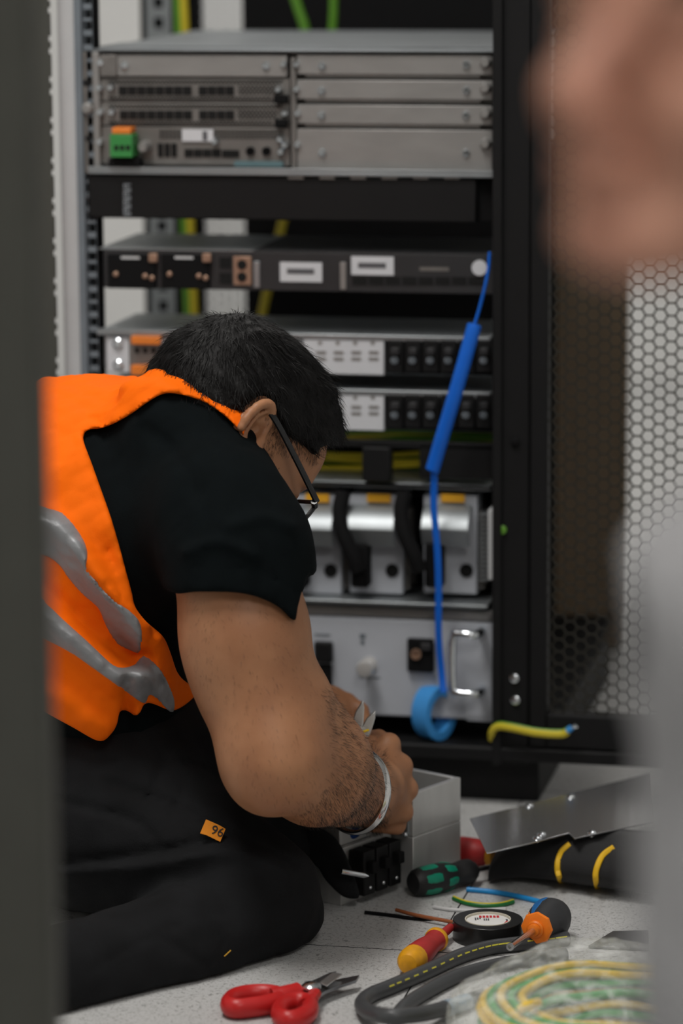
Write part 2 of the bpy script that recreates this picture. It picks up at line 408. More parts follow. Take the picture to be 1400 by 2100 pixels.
# left blank plate and line cards
front(ch, 'blank_plate', mZinc, 240, 588, 113, 157, 0.004, 0.0215, 0.0008)
front(ch, 'plate_bracket', mZincD, 204, 239, 112, 157, 0.002, 0.0215, 0.001)
screws(ch, [(255, 134), (545, 135), (205, 128)], 0.0038, 0.0042, h=0.004)
def line_card(py0, py1, slots):
    cd = front(ch, 'line_card', mZincD, 206, 594, py0, py1, 0.006, 0.0215, 0.0006)
    y = 0.0058
    for (px0, px1) in slots:
        n = max(1, round((px1 - px0) / 18))
        for i in range(n):
            w = (px1 - px0) / n
            front(cd, 'port', mHole, px0 + i * w + 1, px0 + (i + 1) * w - 1, py0 + 16, py0 + 34, 0.0045, 0.0059)
    # ventilation perforation strips: rows of small pins of shadow, joined
    m = MB()
    for (qx0, qx1, rows) in ((225, 580, (py0 + 5, py0 + 9)), (490, 570, (py0 + 16, py0 + 21, py0 + 26, py0 + 31)), (225, 560, (py1 - 8, py1 - 4))):
        for ri, q in enumerate(rows):
            px = qx0 + (4 if ri % 2 else 0)
            while px < qx1:
                a, zz = rk(px, q, 0.006)
                m.box(a - 0.0012, a + 0.0012, 0.0052, 0.0061, zz - 0.0009, zz + 0.0009); px += 8
    o = m.build('vent_perforation', mHole, cd); o['kind'] = 'stuff'
    return cd
line_card(161, 208, ((242, 393), (406, 480)))
line_card(211, 258, ((244, 394), (407, 480)))
cc = front(ch, 'controller_card', mZincD, 206, 594, 261, 338, 0.006, 0.0215, 0.0006)
m = MB()
for q in range(268, 285, 5):
    px = 330
    while px < 580:
        a, zz = rk(px, q, 0.006); m.box(a - 0.0012, a + 0.0012, 0.0052, 0.0061, zz - 0.0009, zz + 0.0009); px += 8
o = m.build('vent_perforation', mHole, cc); o['kind'] = 'stuff'
for i in range(3): front(cc, 'port', mHole, 323 + i * 14, 334 + i * 14, 294, 322, 0.0045, 0.0059)
for i in range(4): front(cc, 'port', mHole, 378 + i * 19, 395 + i * 19, 306, 322, 0.0045, 0.0059)
front(cc, 'port', mHole, 455, 490, 308, 323, 0.0045, 0.0059)
for px in (514, 547):
    a, zz = rk(px, 310, 0.006); MB().lathe((a, 0.0061, zz), (0, -1, 0), [(0, .0048), (.004, .0048), (.004, .003), (.002, .003), (.002, 0)], 16).build('socket', mBlackM, cc)
front(cc, 'label_sticker', mLabel, 373, 437, 265, 290, 0.0035, 0.0044)
front(cc, 'printed_code', mInk, 415, 425, 269, 288, 0.0031, 0.0034)
front(cc, 'edge_board', mat('teal_board', (0.12, 0.2, 0.22), 0.4), 480, 580, 331, 342, 0.002, 0.0055)
screws(ch, [(205, 180), (229, 179), (207, 230), (231, 230), (206, 291), (442, 290), (575, 285), (577, 311), (572, 183), (585, 232), (585, 297)], 0.0055, 0.0044, h=0.007)
front(ch, 'ejector_lever', mBlackM, 560, 588, 195, 212, -0.004, 0.0055, 0.001)
front(ch, 'ejector_lever', mBlackM, 562, 588, 245, 260, -0.004, 0.0055, 0.001)
screws(ch, [(300, 300)], 0.0055, 0.007, 'antenna_socket', mZinc, 0.018)
gc = thing('terminal_block', 'green plug-in terminal block with orange top on the lower left of the chassis', 'connector', RO, -YAW)
front(gc, 'housing', mGreenC, 225, 271, 276, 323, -0.022, 0.004, 0.001)
front(gc, 'release_lever', mOrangeC, 229, 268, 262, 275, -0.018, 0.004, 0.001)
for i in range(3): front(gc, 'wire_opening', mHole, 234 + i * 12, 242 + i * 12, 298, 308, -0.0228, -0.0221)
front(gc, 'plug_base', mBlackM, 222, 286, 325, 341, -0.012, 0.004, 0.001)
a, zz = rk(178, 222, -0.003)
screws(ch, [(180, 222)], -0.003, 0.0065, 'rack_screw', mZinc, 0.006); screws(ch, [(178, 170), (182, 284)], -0.003, 0.004, 'rack_hole', mHole, 0.0006)
# 2 black cable manager panel
cmn = rthing('cable_manager_panel', 'plain black two-unit panel below the metal chassis', 'rack panel')
front(cmn, 'face', mBlack, 180, 976, 362, 452, -0.004, 0.02, 0.002)
front(cmn, 'end_block', mBlackM, 978, 1020, 360, 455, 0.006, 0.02, 0.001)
z0c, z1c = rz(600, 452, 0), rz(600, 362, 0)
box('cover_top', mBlack, cmn, 0, XRr, 0.0205, 0.09, z1c - 0.003, z1c, 0.0006)
for i in range(6):
    front(cmn, 'slot_tooth', mZincD, 590 + i * 64, 622 + i * 64, 362, 368, -0.0065, -0.0045, 0.0006)
m = MB()
for i in range(8):
    q = 377 + i * 8.4
    for (dx0, dx1, dq0, dq1) in (((0, 15, 0, 2.2), (0, 15, 4, 5.8), (12, 15, 0, 5.8)) if i % 2 else ((0, 15, 0, 2.2), (0, 3, 0, 5.8), (6, 8.5, 0, 5.8))):
        x0, x1 = rx(253 + dx0, q, -0.0045), rx(253 + dx1, q, -0.0045); zA, zB = rz(260, q + dq0, -0.0045), rz(260, q + dq1, -0.0045)
        m.box(x0, x1, -0.0046, -0.0042, zB, zA)
m.build('vertical_lettering', mat('pale_print', (0.30, 0.33, 0.36), 0.5, var=0), cmn)
# 3 charcoal 1U switch
sw = rthing('network_switch', 'charcoal one-unit network switch with small white stickers', 'network switch')
q0, q1 = 517, 597
z1, z0 = rz(600, q0, 0), rz(600, q1, 0)
box('housing', mSteel, sw, 0.006, XRr, 0.012, 0.17, z0 + 0.001, z1 - 0.0005, 0.001)
front(sw, 'face_plate', mGreyDev, 213, 1012, q0, q1, 0.0, 0.0115, 0.001)
box('top_sheet', mSteel, sw, 0.004, rx(560, 500, 0.1), 0.0, 0.165, z1, z1 + 0.001)
box('top_sheet', mGreyDev, sw, rx(560, 500, 0.1) + 0.0005, XRr, 0.0, 0.165, z1, z1 + 0.001)
for k, px in enumerate((220, 330)):
    fb = front(sw, 'fan_module', mBlackM, px, px + 100, 522, 592, -0.004, -0.0005, 0.001)
    front(fb, 'module_tab', mCopper, px + 84, px + 102, 520, 538, -0.008, -0.0045, 0.001)
    front(fb, 'module_print', mGreyPost, px + 28, px + 66, 526, 531, -0.0046, -0.0042)
    for (dx, dq) in ((18, 562), (78, 566), (92, 570)):
        a, zz = rk(px + dx, dq, -0.004); MB().lathe((a, -.0041, zz), (0, -1, 0), [(0, .003), (.002, .003), (.003, .0015), (.003, 0)], 10).build('screw', mCopper, fb)
for qq in (528, 560): front(sw, 'port', mHole, 450, 474, qq, qq + 22, -0.001, -0.0003)
cs = front(sw, 'socket_plate', mCopper, 478, 515, 526, 585, -0.002, -0.0005, 0.001)
for qq in (543, 568):
    a, zz = rk(496, qq, -0.002); MB().lathe((a, -.0021, zz), (0, -1, 0), [(0, .0055), (.0008, .0055), (.0008, 0)], 16).build('socket', mHole, cs)
front(sw, 'divider_strip', mSteel, 520, 532, 536, 590, -0.002, -0.0005, 0.0005)
front(sw, 'divider_strip', mZinc, 697, 709, 538, 594, -0.002, -0.0005, 0.0005)
for (a, b, c, d) in ((574, 660, 538, 578), (720, 807, 526, 564)):
    s_ = front(sw, 'sticker', mLabel, a, b, c, d, -0.0012, -0.0005)
    front(s_, 'sticker_print', mInk, a + 14, b - 16, c + 13, c + 24, -0.0016, -0.0013)
front(sw, 'faint_print', mZincD, 860, 920, 548, 556, -0.0008, -0.0003)
for i in range(8): front(sw, 'port', mHole, 722 + i * 34, 752 + i * 34, 568, 584, -0.0009, -0.0003)
a, zz = rk(983, 549, -0.001); MB().lathe((a, -.001, zz), (0, -1, 0), [(0, .0085), (.0015, .0085), (.0015, 0)], 20).build('round_sticker', mLabel, sw)
# 4, 5 power distribution units
def pdu(py0, py1, lab, orange):
    d = rthing('power_distribution_unit', lab, 'power unit')
    z1, z0 = rz(600, py0, 0), rz(600, py1, 0)
    box('housing', mSteel, d, 0.004, XRr, 0.014, 0.15, z0 + 0.001, z1, 0.001)
    box('top_lip', mSteel, d, 0.0, XRr, -0.002, 0.0135, z1 - 0.006, z1 + 0.0005, 0.001)
    front(d, 'white_face', mLabel, 622, 787, py0 + 9, py1, -0.001, 0.0135, 0.001)
    front(d, 'left_face', mLabel, 218, 620, py0 + 11, py1, 0.002, 0.0135, 0.001)
    for i in range(4): front(d, 'printed_mark', mZinc, 652 + i * 36, 660 + i * 36, py0 + 16, py0 + 23, -0.0014, -0.0011)
    for i in range(4):
        for r_ in range(2):
            front(d, 'printed_mark', mZinc, 648 + i * 36, 668 + i * 36, py0 + 36 + r_ * 13, py0 + 43 + r_ * 13, -0.0014, -0.0011)
    front(d, 'breaker_bay', mBlackM, 790, 1012, py0 + 10, py1, 0.004, 0.0135)
    for i in range(6):
        px = 793 + i * 36.5
        br = front(d, 'breaker', mBlack, px, px + 33, py0 + 14, py1 - 4, -0.004, 0.0035, 0.001)
        front(br, 'toggle', mGreyDev, px + 8, px + 24, py0 + 30, py0 + 44, -0.012, -0.0045, 0.001)
        a, zz = rk(px + 16, py0 + 55, -0.004); MB().lathe((a, -.0041, zz), (0, -1, 0), [(0, .0042), (.002, .0042), (.0026, .003), (.0026, 0)], 12).build('terminal_screw', mRail, br)
    if orange:
        t_ = front(d, 'terminal_face', mZincD, 264, 330, py0 + 4, py1 + 2, -0.002, 0.0018, 0.001)
        front(d, 'orange_terminal', mOrangeC, 268, 328, py0 + 6, py0 + 23, -0.012, -0.0025, 0.001)
        front(d, 'orange_terminal', mOrangeC, 268, 328, py1 - 18, py1 + 2, -0.012, -0.0025, 0.001)
        for i in range(3): front(t_, 'wire_opening', mHole, 276 + i * 17, 285 + i * 17, py0 + 30, py0 + 40, -0.0026, -0.0021)
        screws(d, [(242, py0 + 20), (243, py0 + 64)], 0.0018, 0.006, h=0.004)
    return d
p1_ = pdu(684, 768, 'power unit with white face, orange terminals and a row of black breakers', True)
p2_ = pdu(796, 882, 'power unit with white face and black breakers directly below the one with orange terminals', False)
# 6 cable tray with green-yellow bundles
tr = rthing('cable_tray', 'black cable tray holding green and yellow wires above the rectifiers', 'cable tray')
zt6, zb6 = rz(600, 884, 0), rz(600, 985, 0)
box('tray_back', mBlackM, tr, 0, XRr, 0.16, 0.165, zb6, zt6)
box('tray_floor', mBlackM, tr, 0, XRr, -0.004, 0.16, zb6 - 0.003, zb6)
front(tr, 'tray_bar', mBlack, 640, 1012, 905, 920, -0.004, 0.002, 0.001)
front(tr, 'tray_front', mBlack, 860, 1012, 912, 982, -0.004, 0.003, 0.001)
front(tr, 'tray_tab', mBlack, 742, 800, 918, 988, -0.014, 0.004, 0.002)
for i in range(7):
    q = 889 + i * 2.2; s_ = random.random()
    pts = []
    for k in range(7):
        px = 560 + k * 80; a, zz = rk(px, q + 4 * math.sin(k * 0.9 + s_ * 6), 0.07 + 0.006 * i); pts.append((a, 0.07 + 0.006 * i, zz))
    w_ = thing('earth_wire', 'thin yellow-green wire lying in the upper bundle of the black tray', 'wire', RO, -YAW, 'upper tray wires')
    MB().tube(spline(pts, 4), 0.0022, 6).build('insulation', mGY_y if i % 2 else mGY_g, w_)
for i in range(9):
    q = 928 + i * 4.4; s_ = random.random(); pts = []
    for k in range(6):
        px = 560 + k * 62; yy = 0.075 + 0.014 * (i % 3); a, zz = rk(px, q - 6 * math.cos(k * 0.7 + s_ * 2), yy); pts.append((a, yy, zz))
    w_ = thing('earth_wire', 'yellow-green wire in the lower bundle of the black tray', 'wire', RO, -YAW, 'lower tray wires')
    MB().tube(spline(pts, 4), 0.003, 6).build('insulation', mGY_y if i % 3 == 0 else mGY_g, w_)
# 7 rectifier shelf with three modules
sh = rthing('rectifier_shelf', 'silver power shelf behind the three rectifier modules', 'power shelf')
zt7, zb7 = rz(800, 990, 0), rz(800, 1226, 0)
box('shelf_floor', mSteel, sh, 0, XRr, -0.022, 0.30, zb7 - 0.004, zb7, 0.001)
box('shelf_top', mSteel, sh, 0, XRr, 0.0, 0.30, zt7 - 0.006, zt7, 0.001)
box('shelf_back', mBlackM, sh, 0, XRr, 0.06, 0.30, zb7 + 0.0005, zt7 - 0.0065)
front(sh, 'shelf_side', mGreyPost, 1000, 1011, 1046, 1190, -0.02, 0.02, 0.001)
m = MB()
for i in range(15):
    q = 1056 + i * 9.5; a0, zz = rk(982, q, -0.006); a1_, _ = rk(999, q, -0.006); m.box(a0, a1_, -0.006, 0.03, zz - 0.0011, zz + 0.0011)
o = m.build('vent_louvre', mSteel, sh)
mods = (('rectifier module half hidden by the glasses, leftmost of the three', 590), ('rectifier module in the middle of the power shelf', 716), ('rectifier module on the right of the power shelf, behind the blue strap', 868))
mYel = mat('amber_sticker', (0.72, 0.36, 0.02), 0.5, var=0.08)
for lab, px in mods:
    r_ = rthing('rectifier_module', lab, 'rectifier')
    w = 104
    bd = front(r_, 'face', mWhiteP, px, px + w + 6, 1016, 1218, 0.004, 0.055, 0.002)
    front(r_, 'sticker', mYel, px + 36, px + 84, 1014, 1030, -0.0005, 0.0035)
    # handle: bent bright bracket
    x0, x1 = rx(px + 2, 1080), rx(px + w - 4, 1080)
    zA, zB = rz(px + 50, 1034), rz(px + 50, 1114)
    H_ = zA - zB
    prof = [(0.003, zA), (-0.010, zA - 0.12 * H_), (-0.022, zA - 0.35 * H_), (-0.026, zA - 0.55 * H_), (-0.022, zB + 0.28 * H_), (-0.016, zB), (-0.012, zB), (-0.018, zB + 0.30 * H_), (-0.0225, zA - 0.55 * H_), (-0.018, zA - 0.35 * H_), (-0.006, zA - 0.14 * H_), (0.003, zA - 0.05 * H_)]
    MB().prism(prof, (x0, 0, 0), (0, 1, 0), (0, 0, 1), (1, 0, 0), x1 - x0).build('handle', mSteel, r_, 0.001)
    a, zz = rk(px + 88, 1170, 0.003)
    MB().lathe((a, 0.0038, zz), (0, -1, 0), [(0, .0075), (.002, .0075), (.002, .0062), (.0008, .0055), (.0008, 0)], 20).build('lock_socket', mHole, r_)
    m = MB()
    for i in range(19):
        q = 1050 + i * 8.6; a0, zz = rk(px + w + 8, q, 0.012); a1_, _ = rk(px + w + 20, q, 0.012); m.box(a0, a1_, 0.012, 0.05, zz - 0.0012, zz + 0.0012)
    m.build('cooling_fin', mZincD, r_)
    # black power lead: connector block and curved cable
    front(r_, 'connector', mBlackM, px + 2, px + 38, 1116, 1206, -0.02, 0.0035, 0.003)
    pts = []
    for (qx, qy, yy) in ((px + w + 10, 1010, -0.012), (px + w + 2, 1050, -0.02), (px + w + 10, 1096, -0.026), (px + w + 30, 1140, -0.028), (px + w + 40, 1170, -0.026)):
        a, zz = rk(qx, qy, yy); pts.append((a, yy, zz))
    if px < 800: MB().tube(spline(pts, 6), 0.0085, 10).build('power_lead', mBlackM, r_)
# 8 white lower panel
wp = rthing('power_supply', 'white front panel with chrome handle and knob at the bottom of the rack', 'power unit')
zt8, zb8 = rz(800, 1246, -0.01), rz(800, 1470, -0.01)
front(wp, 'face', mWhiteP, 470, 1010, 1268, 1466, -0.012, 0.004, 0.002)
front(wp, 'upper_face', mZinc, 470, 1010, 1244, 1266, -0.006, 0.004, 0.002)
box('housing', mSteel, wp, 0.004, XRr, 0.0045, 0.4, zb8, zt8, 0.002)
front(wp, 'foot_tab', mWhiteP, 956, 1012, 1468, 1480, -0.012, 0.004, 0.001)
hx0, hx1 = rx(936, 1345, -0.012), rx(996, 1345, -0.012)
zh1, zh0 = rz(965, 1290, -0.012), rz(965, 1410, -0.012)
hm = MB(); pth = []
hm.tube(spline([(hx1 - 0.004, -0.012, zh1), (hx1 - 0.004, -0.03, zh1), (hx1 - 0.010, -0.040, zh1), (hx0 + 0.008, -0.040, zh1), (hx0, -0.038, zh1 - 0.006), (hx0, -0.038, zh0 + 0.006), (hx0 + 0.008, -0.040, zh0), (hx1 - 0.010, -0.040, zh0), (hx1 - 0.004, -0.03, zh0), (hx1 - 0.004, -0.012, zh0)], 5), 0.0048, 12)
hm.build('handle', mScrew, wp)
a, zz = rk(757, 1362, -0.012)
MB().lathe((a, -0.0121, zz), (0, -1, 0), [(0, .009), (.003, .009), (.004, .006), (.016, .006), (.019, .0095), (.024, .010), (.027, .008), (.028, 0)], 24).build('knob', mat('satin_knob', (0.62, 0.61, 0.60), 0.3, 0.4, var=0), wp)
sk = front(wp, 'switch_socket', mBlackM, 834, 888, 1311, 1379, -0.020, -0.0125, 0.002)
a, zz = rk(853, 1341, -0.02); MB().lathe((a, -.0201, zz), (0, -1, 0), [(0, .006), (.003, .006), (.003, .004), (.001, .004), (.001, 0)], 16).build('brass_ring', mCopper, sk)
front(sk, 'socket_key', mGreyDev, 862, 882, 1320, 1335, -0.024, -0.0205, 0.001)
front(wp, 'rocker_switch', mBlack, 643, 680, 1318, 1360, -0.022, -0.0125, 0.002)
front(wp, 'black_socket', mBlackM, 645, 680, 1363, 1440, -0.018, -0.0125, 0.002)
for (a_, b_, c_, d_) in ((737, 749, 1300, 1310), (739, 747, 1314, 1322), (735, 780, 1388, 1391), (645, 676, 1300, 1304)):
    front(wp, 'printed_mark', mRail, a_, b_, c_, d_, -0.0126, -0.0122)
# hanging blue strap and roll
st = rthing('blue_strap', 'bright blue strap hanging down in front of the rack to a roll', 'strap')
def rp(px, py, y): a, zz = rk(px, py, y); return (a, y, zz)
MB().tube(spline([rp(1004, 520, -0.012), rp(1000, 560, -0.03), rp(985, 625, -0.04), rp(972, 668, -0.05)], 6), 0.0036, 8, flat=(1.0, 0.5), up=(0, -1, 0.1)).build('thin_end', mBlueS, st)
MB().tube(spline([rp(973, 664, -0.05), rp(966, 690, -0.052), rp(935, 800, -0.056), rp(905, 900, -0.056), rp(888, 958, -0.055), rp(886, 964, -0.055)], 6), [0.0045] + [0.0078] * 27 + [0.0065, 0.006, 0.004], 12, flat=(0.8, 1.0), up=(0, -1, 0)).build('padded_sleeve', mBlueS, st)
MB().tube(spline([rp(888, 960, -0.054), rp(890, 985, -0.052), rp(889, 1040, -0.05), rp(896, 1120, -0.05), rp(899, 1200, -0.048), rp(899, 1300, -0.044), rp(905, 1380, -0.04), rp(909, 1420, -0.045)], 6), 0.0038, 8, flat=(0.45, 1.0), up=(0, -1, 0)).build('strap_band', mBlueS, st)
# the roll: a ring of tape standing on the base beam
rc = Vector(rp(890, 1467, -0.012))
rc.z = zb1 + 0.031
ring = MB(); ax = Vector((0.80, -0.60, 0.0)).normalized()
n = 40; rs = []
u_ = Vector((0, 0, 1)); w_ = ax.cross(u_)
for i in range(n):
    t = 2 * math.pi * i / n; dr = u_ * math.cos(t) * 1.0 + w_ * math.sin(t) * 0.78
    rs.append([rc + dr * rr + ax * hh for rr, hh in ((.0305, -.012), (.0305, .012), (.020, .012), (.020, -.012))])
ring.rings(rs, closed=True); ring.build('tape_roll', mBlueT, st, 0.0005)
# green-yellow loose lead on the base beam
gl = rthing('earth_lead', 'short green-yellow lead with bare end lying on the rack base beam', 'wire')
pts = spline([rp(1008, 1516, -0.030), rp(1009, 1500, -0.036), rp(1022, 1490, -0.04), rp(1050, 1493, -0.045), rp(1100, 1503, -0.05), rp(1150, 1506, -0.05), rp(1163, 1500, -0.05)], 6)
MB().tube(pts, 0.0042, 10).build('insulation', mGY_y, gl)
MB().tube([Vector(p) + Vector((0, 0.0012, 0.0028)) for p in pts[6:]], 0.0026, 8).build('green_stripe', mGY_g, gl)
MB().tube(spline([rp(1162, 1500, -0.05), rp(1172, 1492, -0.05)], 4), 0.0034, 10).build('blue_sleeve', mBlueT, gl)
for k in range(3): MB().tube([rp(1170, 1493, -0.05), rp(1180 + k * 2, 1486 + k * 3, -0.05)], 0.0009, 6).build('bare_strand', mSteel, gl)
# rear earth cables
for i, (pts, lab, mm) in enumerate((
    ([(362, -20), (366, 60), (372, 260), (378, 480), (384, 620), (388, 700)], 'vertical green-yellow cable beside the rear rail of the rack', mGY_g),
    ([(375, -20), (379, 60), (385, 260), (391, 480), (397, 620), (400, 700)], 'vertical yellow cable beside the green one at the rear rail', mGY_y),
    ([(600, -20), (612, 20), (624, 56), (632, 110)], 'green cable curving down at the top behind the chassis', mGY_g),
    ([(684, -20), (683, 30), (681, 60), (680, 110)], 'straight green cable hanging at the top behind the chassis', mGY_g),
    ([(600, 380), (578, 460), (556, 560), (538, 640), (528, 720)], 'slanting yellow cable in the dark behind the network switch', mGY_y))):
    y_ = 0.56 if i < 2 else 0.60
    MB_ = MB().tube(spline([rp(a, b, y_) for a, b in pts], 6), 0.0052 if i != 2 else 0.0062, 8)
    c_ = tag(MB_.build('earth_cable', mm), lab, 'cable'); c_.location = RO; c_.rotation_euler = (0, 0, -YAW)
# left foreground cabinet post
fpost = thing('foreground_cabinet_post', 'blurred dark olive cabinet post at the left edge close to the camera', 'cabinet')
Yp = 1.95
xe = P(94, 1300, Yp).x
box('post_face', mOlive, fpost, -0.75, xe, Yp, Yp + 0.02, 0.0, 2.1, 0.004)
box('post_return', mOlive, fpost, xe - 0.02, xe, Yp + 0.0205, Yp + 0.05, 0.0, 2.1, 0.002)
for i, (p, s, e) in enumerate(LAMPS):
    l_ = thing('ceiling_lamp', 'rectangular panel lamp on the ceiling', 'lamp', (p[0], p[1], CEIL), group='ceiling lamps')
    m = MB(); t = 0.03
    m.box(-s[0] / 2 - t, s[0] / 2 + t, -s[1] / 2 - t, -s[1] / 2, -0.04, 0); m.box(-s[0] / 2 - t, s[0] / 2 + t, s[1] / 2, s[1] / 2 + t, -0.04, 0)
    m.box(-s[0] / 2 - t, -s[0] / 2, -s[1] / 2, s[1] / 2, -0.04, 0); m.box(s[0] / 2, s[0] / 2 + t, -s[1] / 2, s[1] / 2, -0.04, 0)
    m.build('frame', mLampF, l_)
    MB().box(-s[0] / 2, s[0] / 2, -s[1] / 2, s[1] / 2, -0.02, -0.01).build('diffuser', mGlow, l_)
# ------------------------------------------------------------------ implicit-surface modelling for bodies and cloth
f32 = np.float32
CX, CY, CZ = (np.array(M3.col[i], dtype=np.float64) for i in range(3))
def W(v): return np.array(tuple(v), dtype=np.float64)
def Pn(px, py, Y): return W(P(px, py, Y))
def smin(a, b, k):
    if k <= 0: return np.minimum(a, b)
    h = np.clip(0.5 + 0.5 * (b - a) / k, 0, 1)
    return b + (a - b) * h - k * h * (1 - h)
def smax(a, b, k): return -smin(-a, -b, k)
class SDF:
    def __init__(s): s.p = []
    def cap(s, a, b, ra, rb, k=0.015, op='u'):
        a, b = W(a), W(b); s.p.append(('c', a, b, ra, rb, k, op, (a + b) / 2, np.linalg.norm(b - a) / 2 + max(ra, rb))); return s
    def chain(s, pts, k=0.015):
        for (a, ra), (b, rb) in zip(pts[:-1], pts[1:]): s.cap(a, b, ra, rb, k)
        return s
    def ell(s, c, r, ax=None, k=0.015, op='u'):
        ax = np.eye(3) if ax is None else np.array([W(v) for v in ax]); r = np.array(r, dtype=np.float64)
        s.p.append(('e', W(c), ax, r, None, k, op, W(c), float(max(r)))); return s
    def __call__(s, X, Y, Z):
        b0 = np.array([X.min(), Y.min(), Z.min()]); b1 = np.array([X.max(), Y.max(), Z.max()])
        F = np.full(X.shape, 1.0, dtype=f32)
        for q in s.p:
            c, rad = q[7], q[8]
            if np.linalg.norm(np.maximum(0, np.maximum(b0 - c, c - b1))) > rad + 0.05: continue
            if q[0] == 'c':
                a, b, ra, rb = q[1:5]; d = b - a; L = max(d @ d, 1e-12)
                x, y, z = X - f32(a[0]), Y - f32(a[1]), Z - f32(a[2])
                t = np.clip((x * f32(d[0]) + y * f32(d[1]) + z * f32(d[2])) / f32(L), 0, 1)
                D = np.sqrt((x - t * f32(d[0])) ** 2 + (y - t * f32(d[1])) ** 2 + (z - t * f32(d[2])) ** 2) - (f32(ra) + f32(rb - ra) * t)
            else:
                c, ax, r = q[1:4]
                x, y, z = X - f32(c[0]), Y - f32(c[1]), Z - f32(c[2])
                e = [(x * f32(ax[i][0]) + y * f32(ax[i][1]) + z * f32(ax[i][2])) for i in range(3)]
                k0 = np.sqrt(sum((e[i] / f32(r[i])) ** 2 for i in range(3)))
                k1 = np.sqrt(sum((e[i] / f32(r[i] ** 2)) ** 2 for i in range(3))) + f32(1e-6)
                D = k0 * (k0 - 1) / k1
            k, op = q[5], q[6]
            F = smin(F, D, k) if op == 'u' else smax(F, -D, k)
        return F
def grid(b0, b1, h):
    ax = [np.arange(b0[i], b1[i] + h, h, dtype=f32) for i in range(3)]
    return np.meshgrid(*ax, indexing='ij')
def surface_nets(F, b0, h):
    nx, ny, nz = F.shape
    neg = F < 0
    cnt = np.zeros((nx - 1, ny - 1, nz - 1), dtype=np.int8)
    C = [(i, j, k) for i in (0, 1) for j in (0, 1) for k in (0, 1)]
    for (i, j, k) in C: cnt += neg[i:nx - 1 + i, j:ny - 1 + j, k:nz - 1 + k]
    act = (cnt > 0) & (cnt < 8)
    I, J, K = np.nonzero(act)
    idx = -np.ones(act.shape, dtype=np.int64); idx[I, J, K] = np.arange(len(I))
    S = np.zeros((len(I), 3)); N = np.zeros(len(I))
    for a in C:
        for ax in range(3):
            if a[ax]: continue
            b = list(a); b[ax] = 1
            fa = F[I + a[0], J + a[1], K + a[2]]; fb = F[I + b[0], J + b[1], K + b[2]]
            m = (fa < 0) != (fb < 0)
            t = np.where(m, fa / np.where(m, fa - fb, 1), 0)
            for d in range(3): S[:, d] += np.where(m, a[d] + (t if d == ax else 0), 0)
            N += m
    V = S / N[:, None] + np.stack([I, J, K], 1)
    V = V * h + np.array(b0)
    faces = []
    for ax in range(3):
        u, v = (ax + 1) % 3, (ax + 2) % 3
        sl0 = [slice(1, -1)] * 3; sl1 = [slice(1, -1)] * 3
        sl0[ax] = slice(0, -1); sl1[ax] = slice(1, None)
        A, B = neg[tuple(sl0)], neg[tuple(sl1)]
        e = np.nonzero(A != B); flip = A[e]
        base = [e[0].copy(), e[1].copy(), e[2].copy()]
        for d in range(3):
            if d != ax: base[d] = base[d] + 1
        def cell(du, dv):
            q = [base[0].copy(), base[1].copy(), base[2].copy()]; q[u] = q[u] + du; q[v] = q[v] + dv
            return idx[q[0], q[1], q[2]]
        q = np.stack([cell(-1, -1), cell(0, -1), cell(0, 0), cell(-1, 0)], 1)
        q[~flip] = q[~flip][:, ::-1]
        faces.append(q)
    Q = np.concatenate(faces); Q = Q[(Q >= 0).all(1)]
    return V, Q
def mesh_obj(name, parts, material, parent=None):
    vs, fs, o = [], [], 0
    for V, Q in parts: vs.append(V); fs.append(Q + o); o += len(V)
    V = np.concatenate(vs); Q = np.concatenate(fs)
    me = bpy.data.meshes.new(name)
    me.vertices.add(len(V)); me.vertices.foreach_set('co', V.astype(f32).ravel())
    me.loops.add(len(Q) * 4); me.loops.foreach_set('vertex_index', Q.astype(np.int32).ravel())
    me.polygons.add(len(Q)); me.polygons.foreach_set('loop_start', np.arange(0, len(Q) * 4, 4, dtype=np.int32)); me.polygons.foreach_set('loop_total', np.full(len(Q), 4, dtype=np.int32))
    me.polygons.foreach_set('use_smooth', np.ones(len(Q), dtype=bool))
    me.update(calc_edges=True); me.validate()
    me.materials.append(material)
    ob = bpy.data.objects.new(name, me); COL.objects.link(ob)
    if parent: ob.parent = parent
    return ob
def sdf_mesh(fn, b0, b1, h, smooth=0):
    X, Y, Z = grid(b0, b1, h); F = fn(X, Y, Z)
    for _ in range(smooth):
        for ax in range(3): F = (np.roll(F, 1, ax) + F * 2 + np.roll(F, -1, ax)) / 4
    V, Q = surface_nets(F, b0, h)
    return V, Q
def proj(X, Y, Z):
    x, y, z = X, Y, Z - f32(CAM_H)
    a = x * f32(CX[0]) + y * f32(CX[1]) + z * f32(CX[2]); b = x * f32(CY[0]) + y * f32(CY[1]) + z * f32(CY[2]); c = -(x * f32(CZ[0]) + y * f32(CZ[1]) + z * f32(CZ[2]))
    return 700 + FPX * a / c, 1050 - FPX * b / c
RX0, RY0, RST = -500, 500, 2.0
RXn, RYn = 1000, 850
_gx, _gy = np.meshgrid(RX0 + RST * np.arange(RXn), RY0 + RST * np.arange(RYn), indexing='ij')
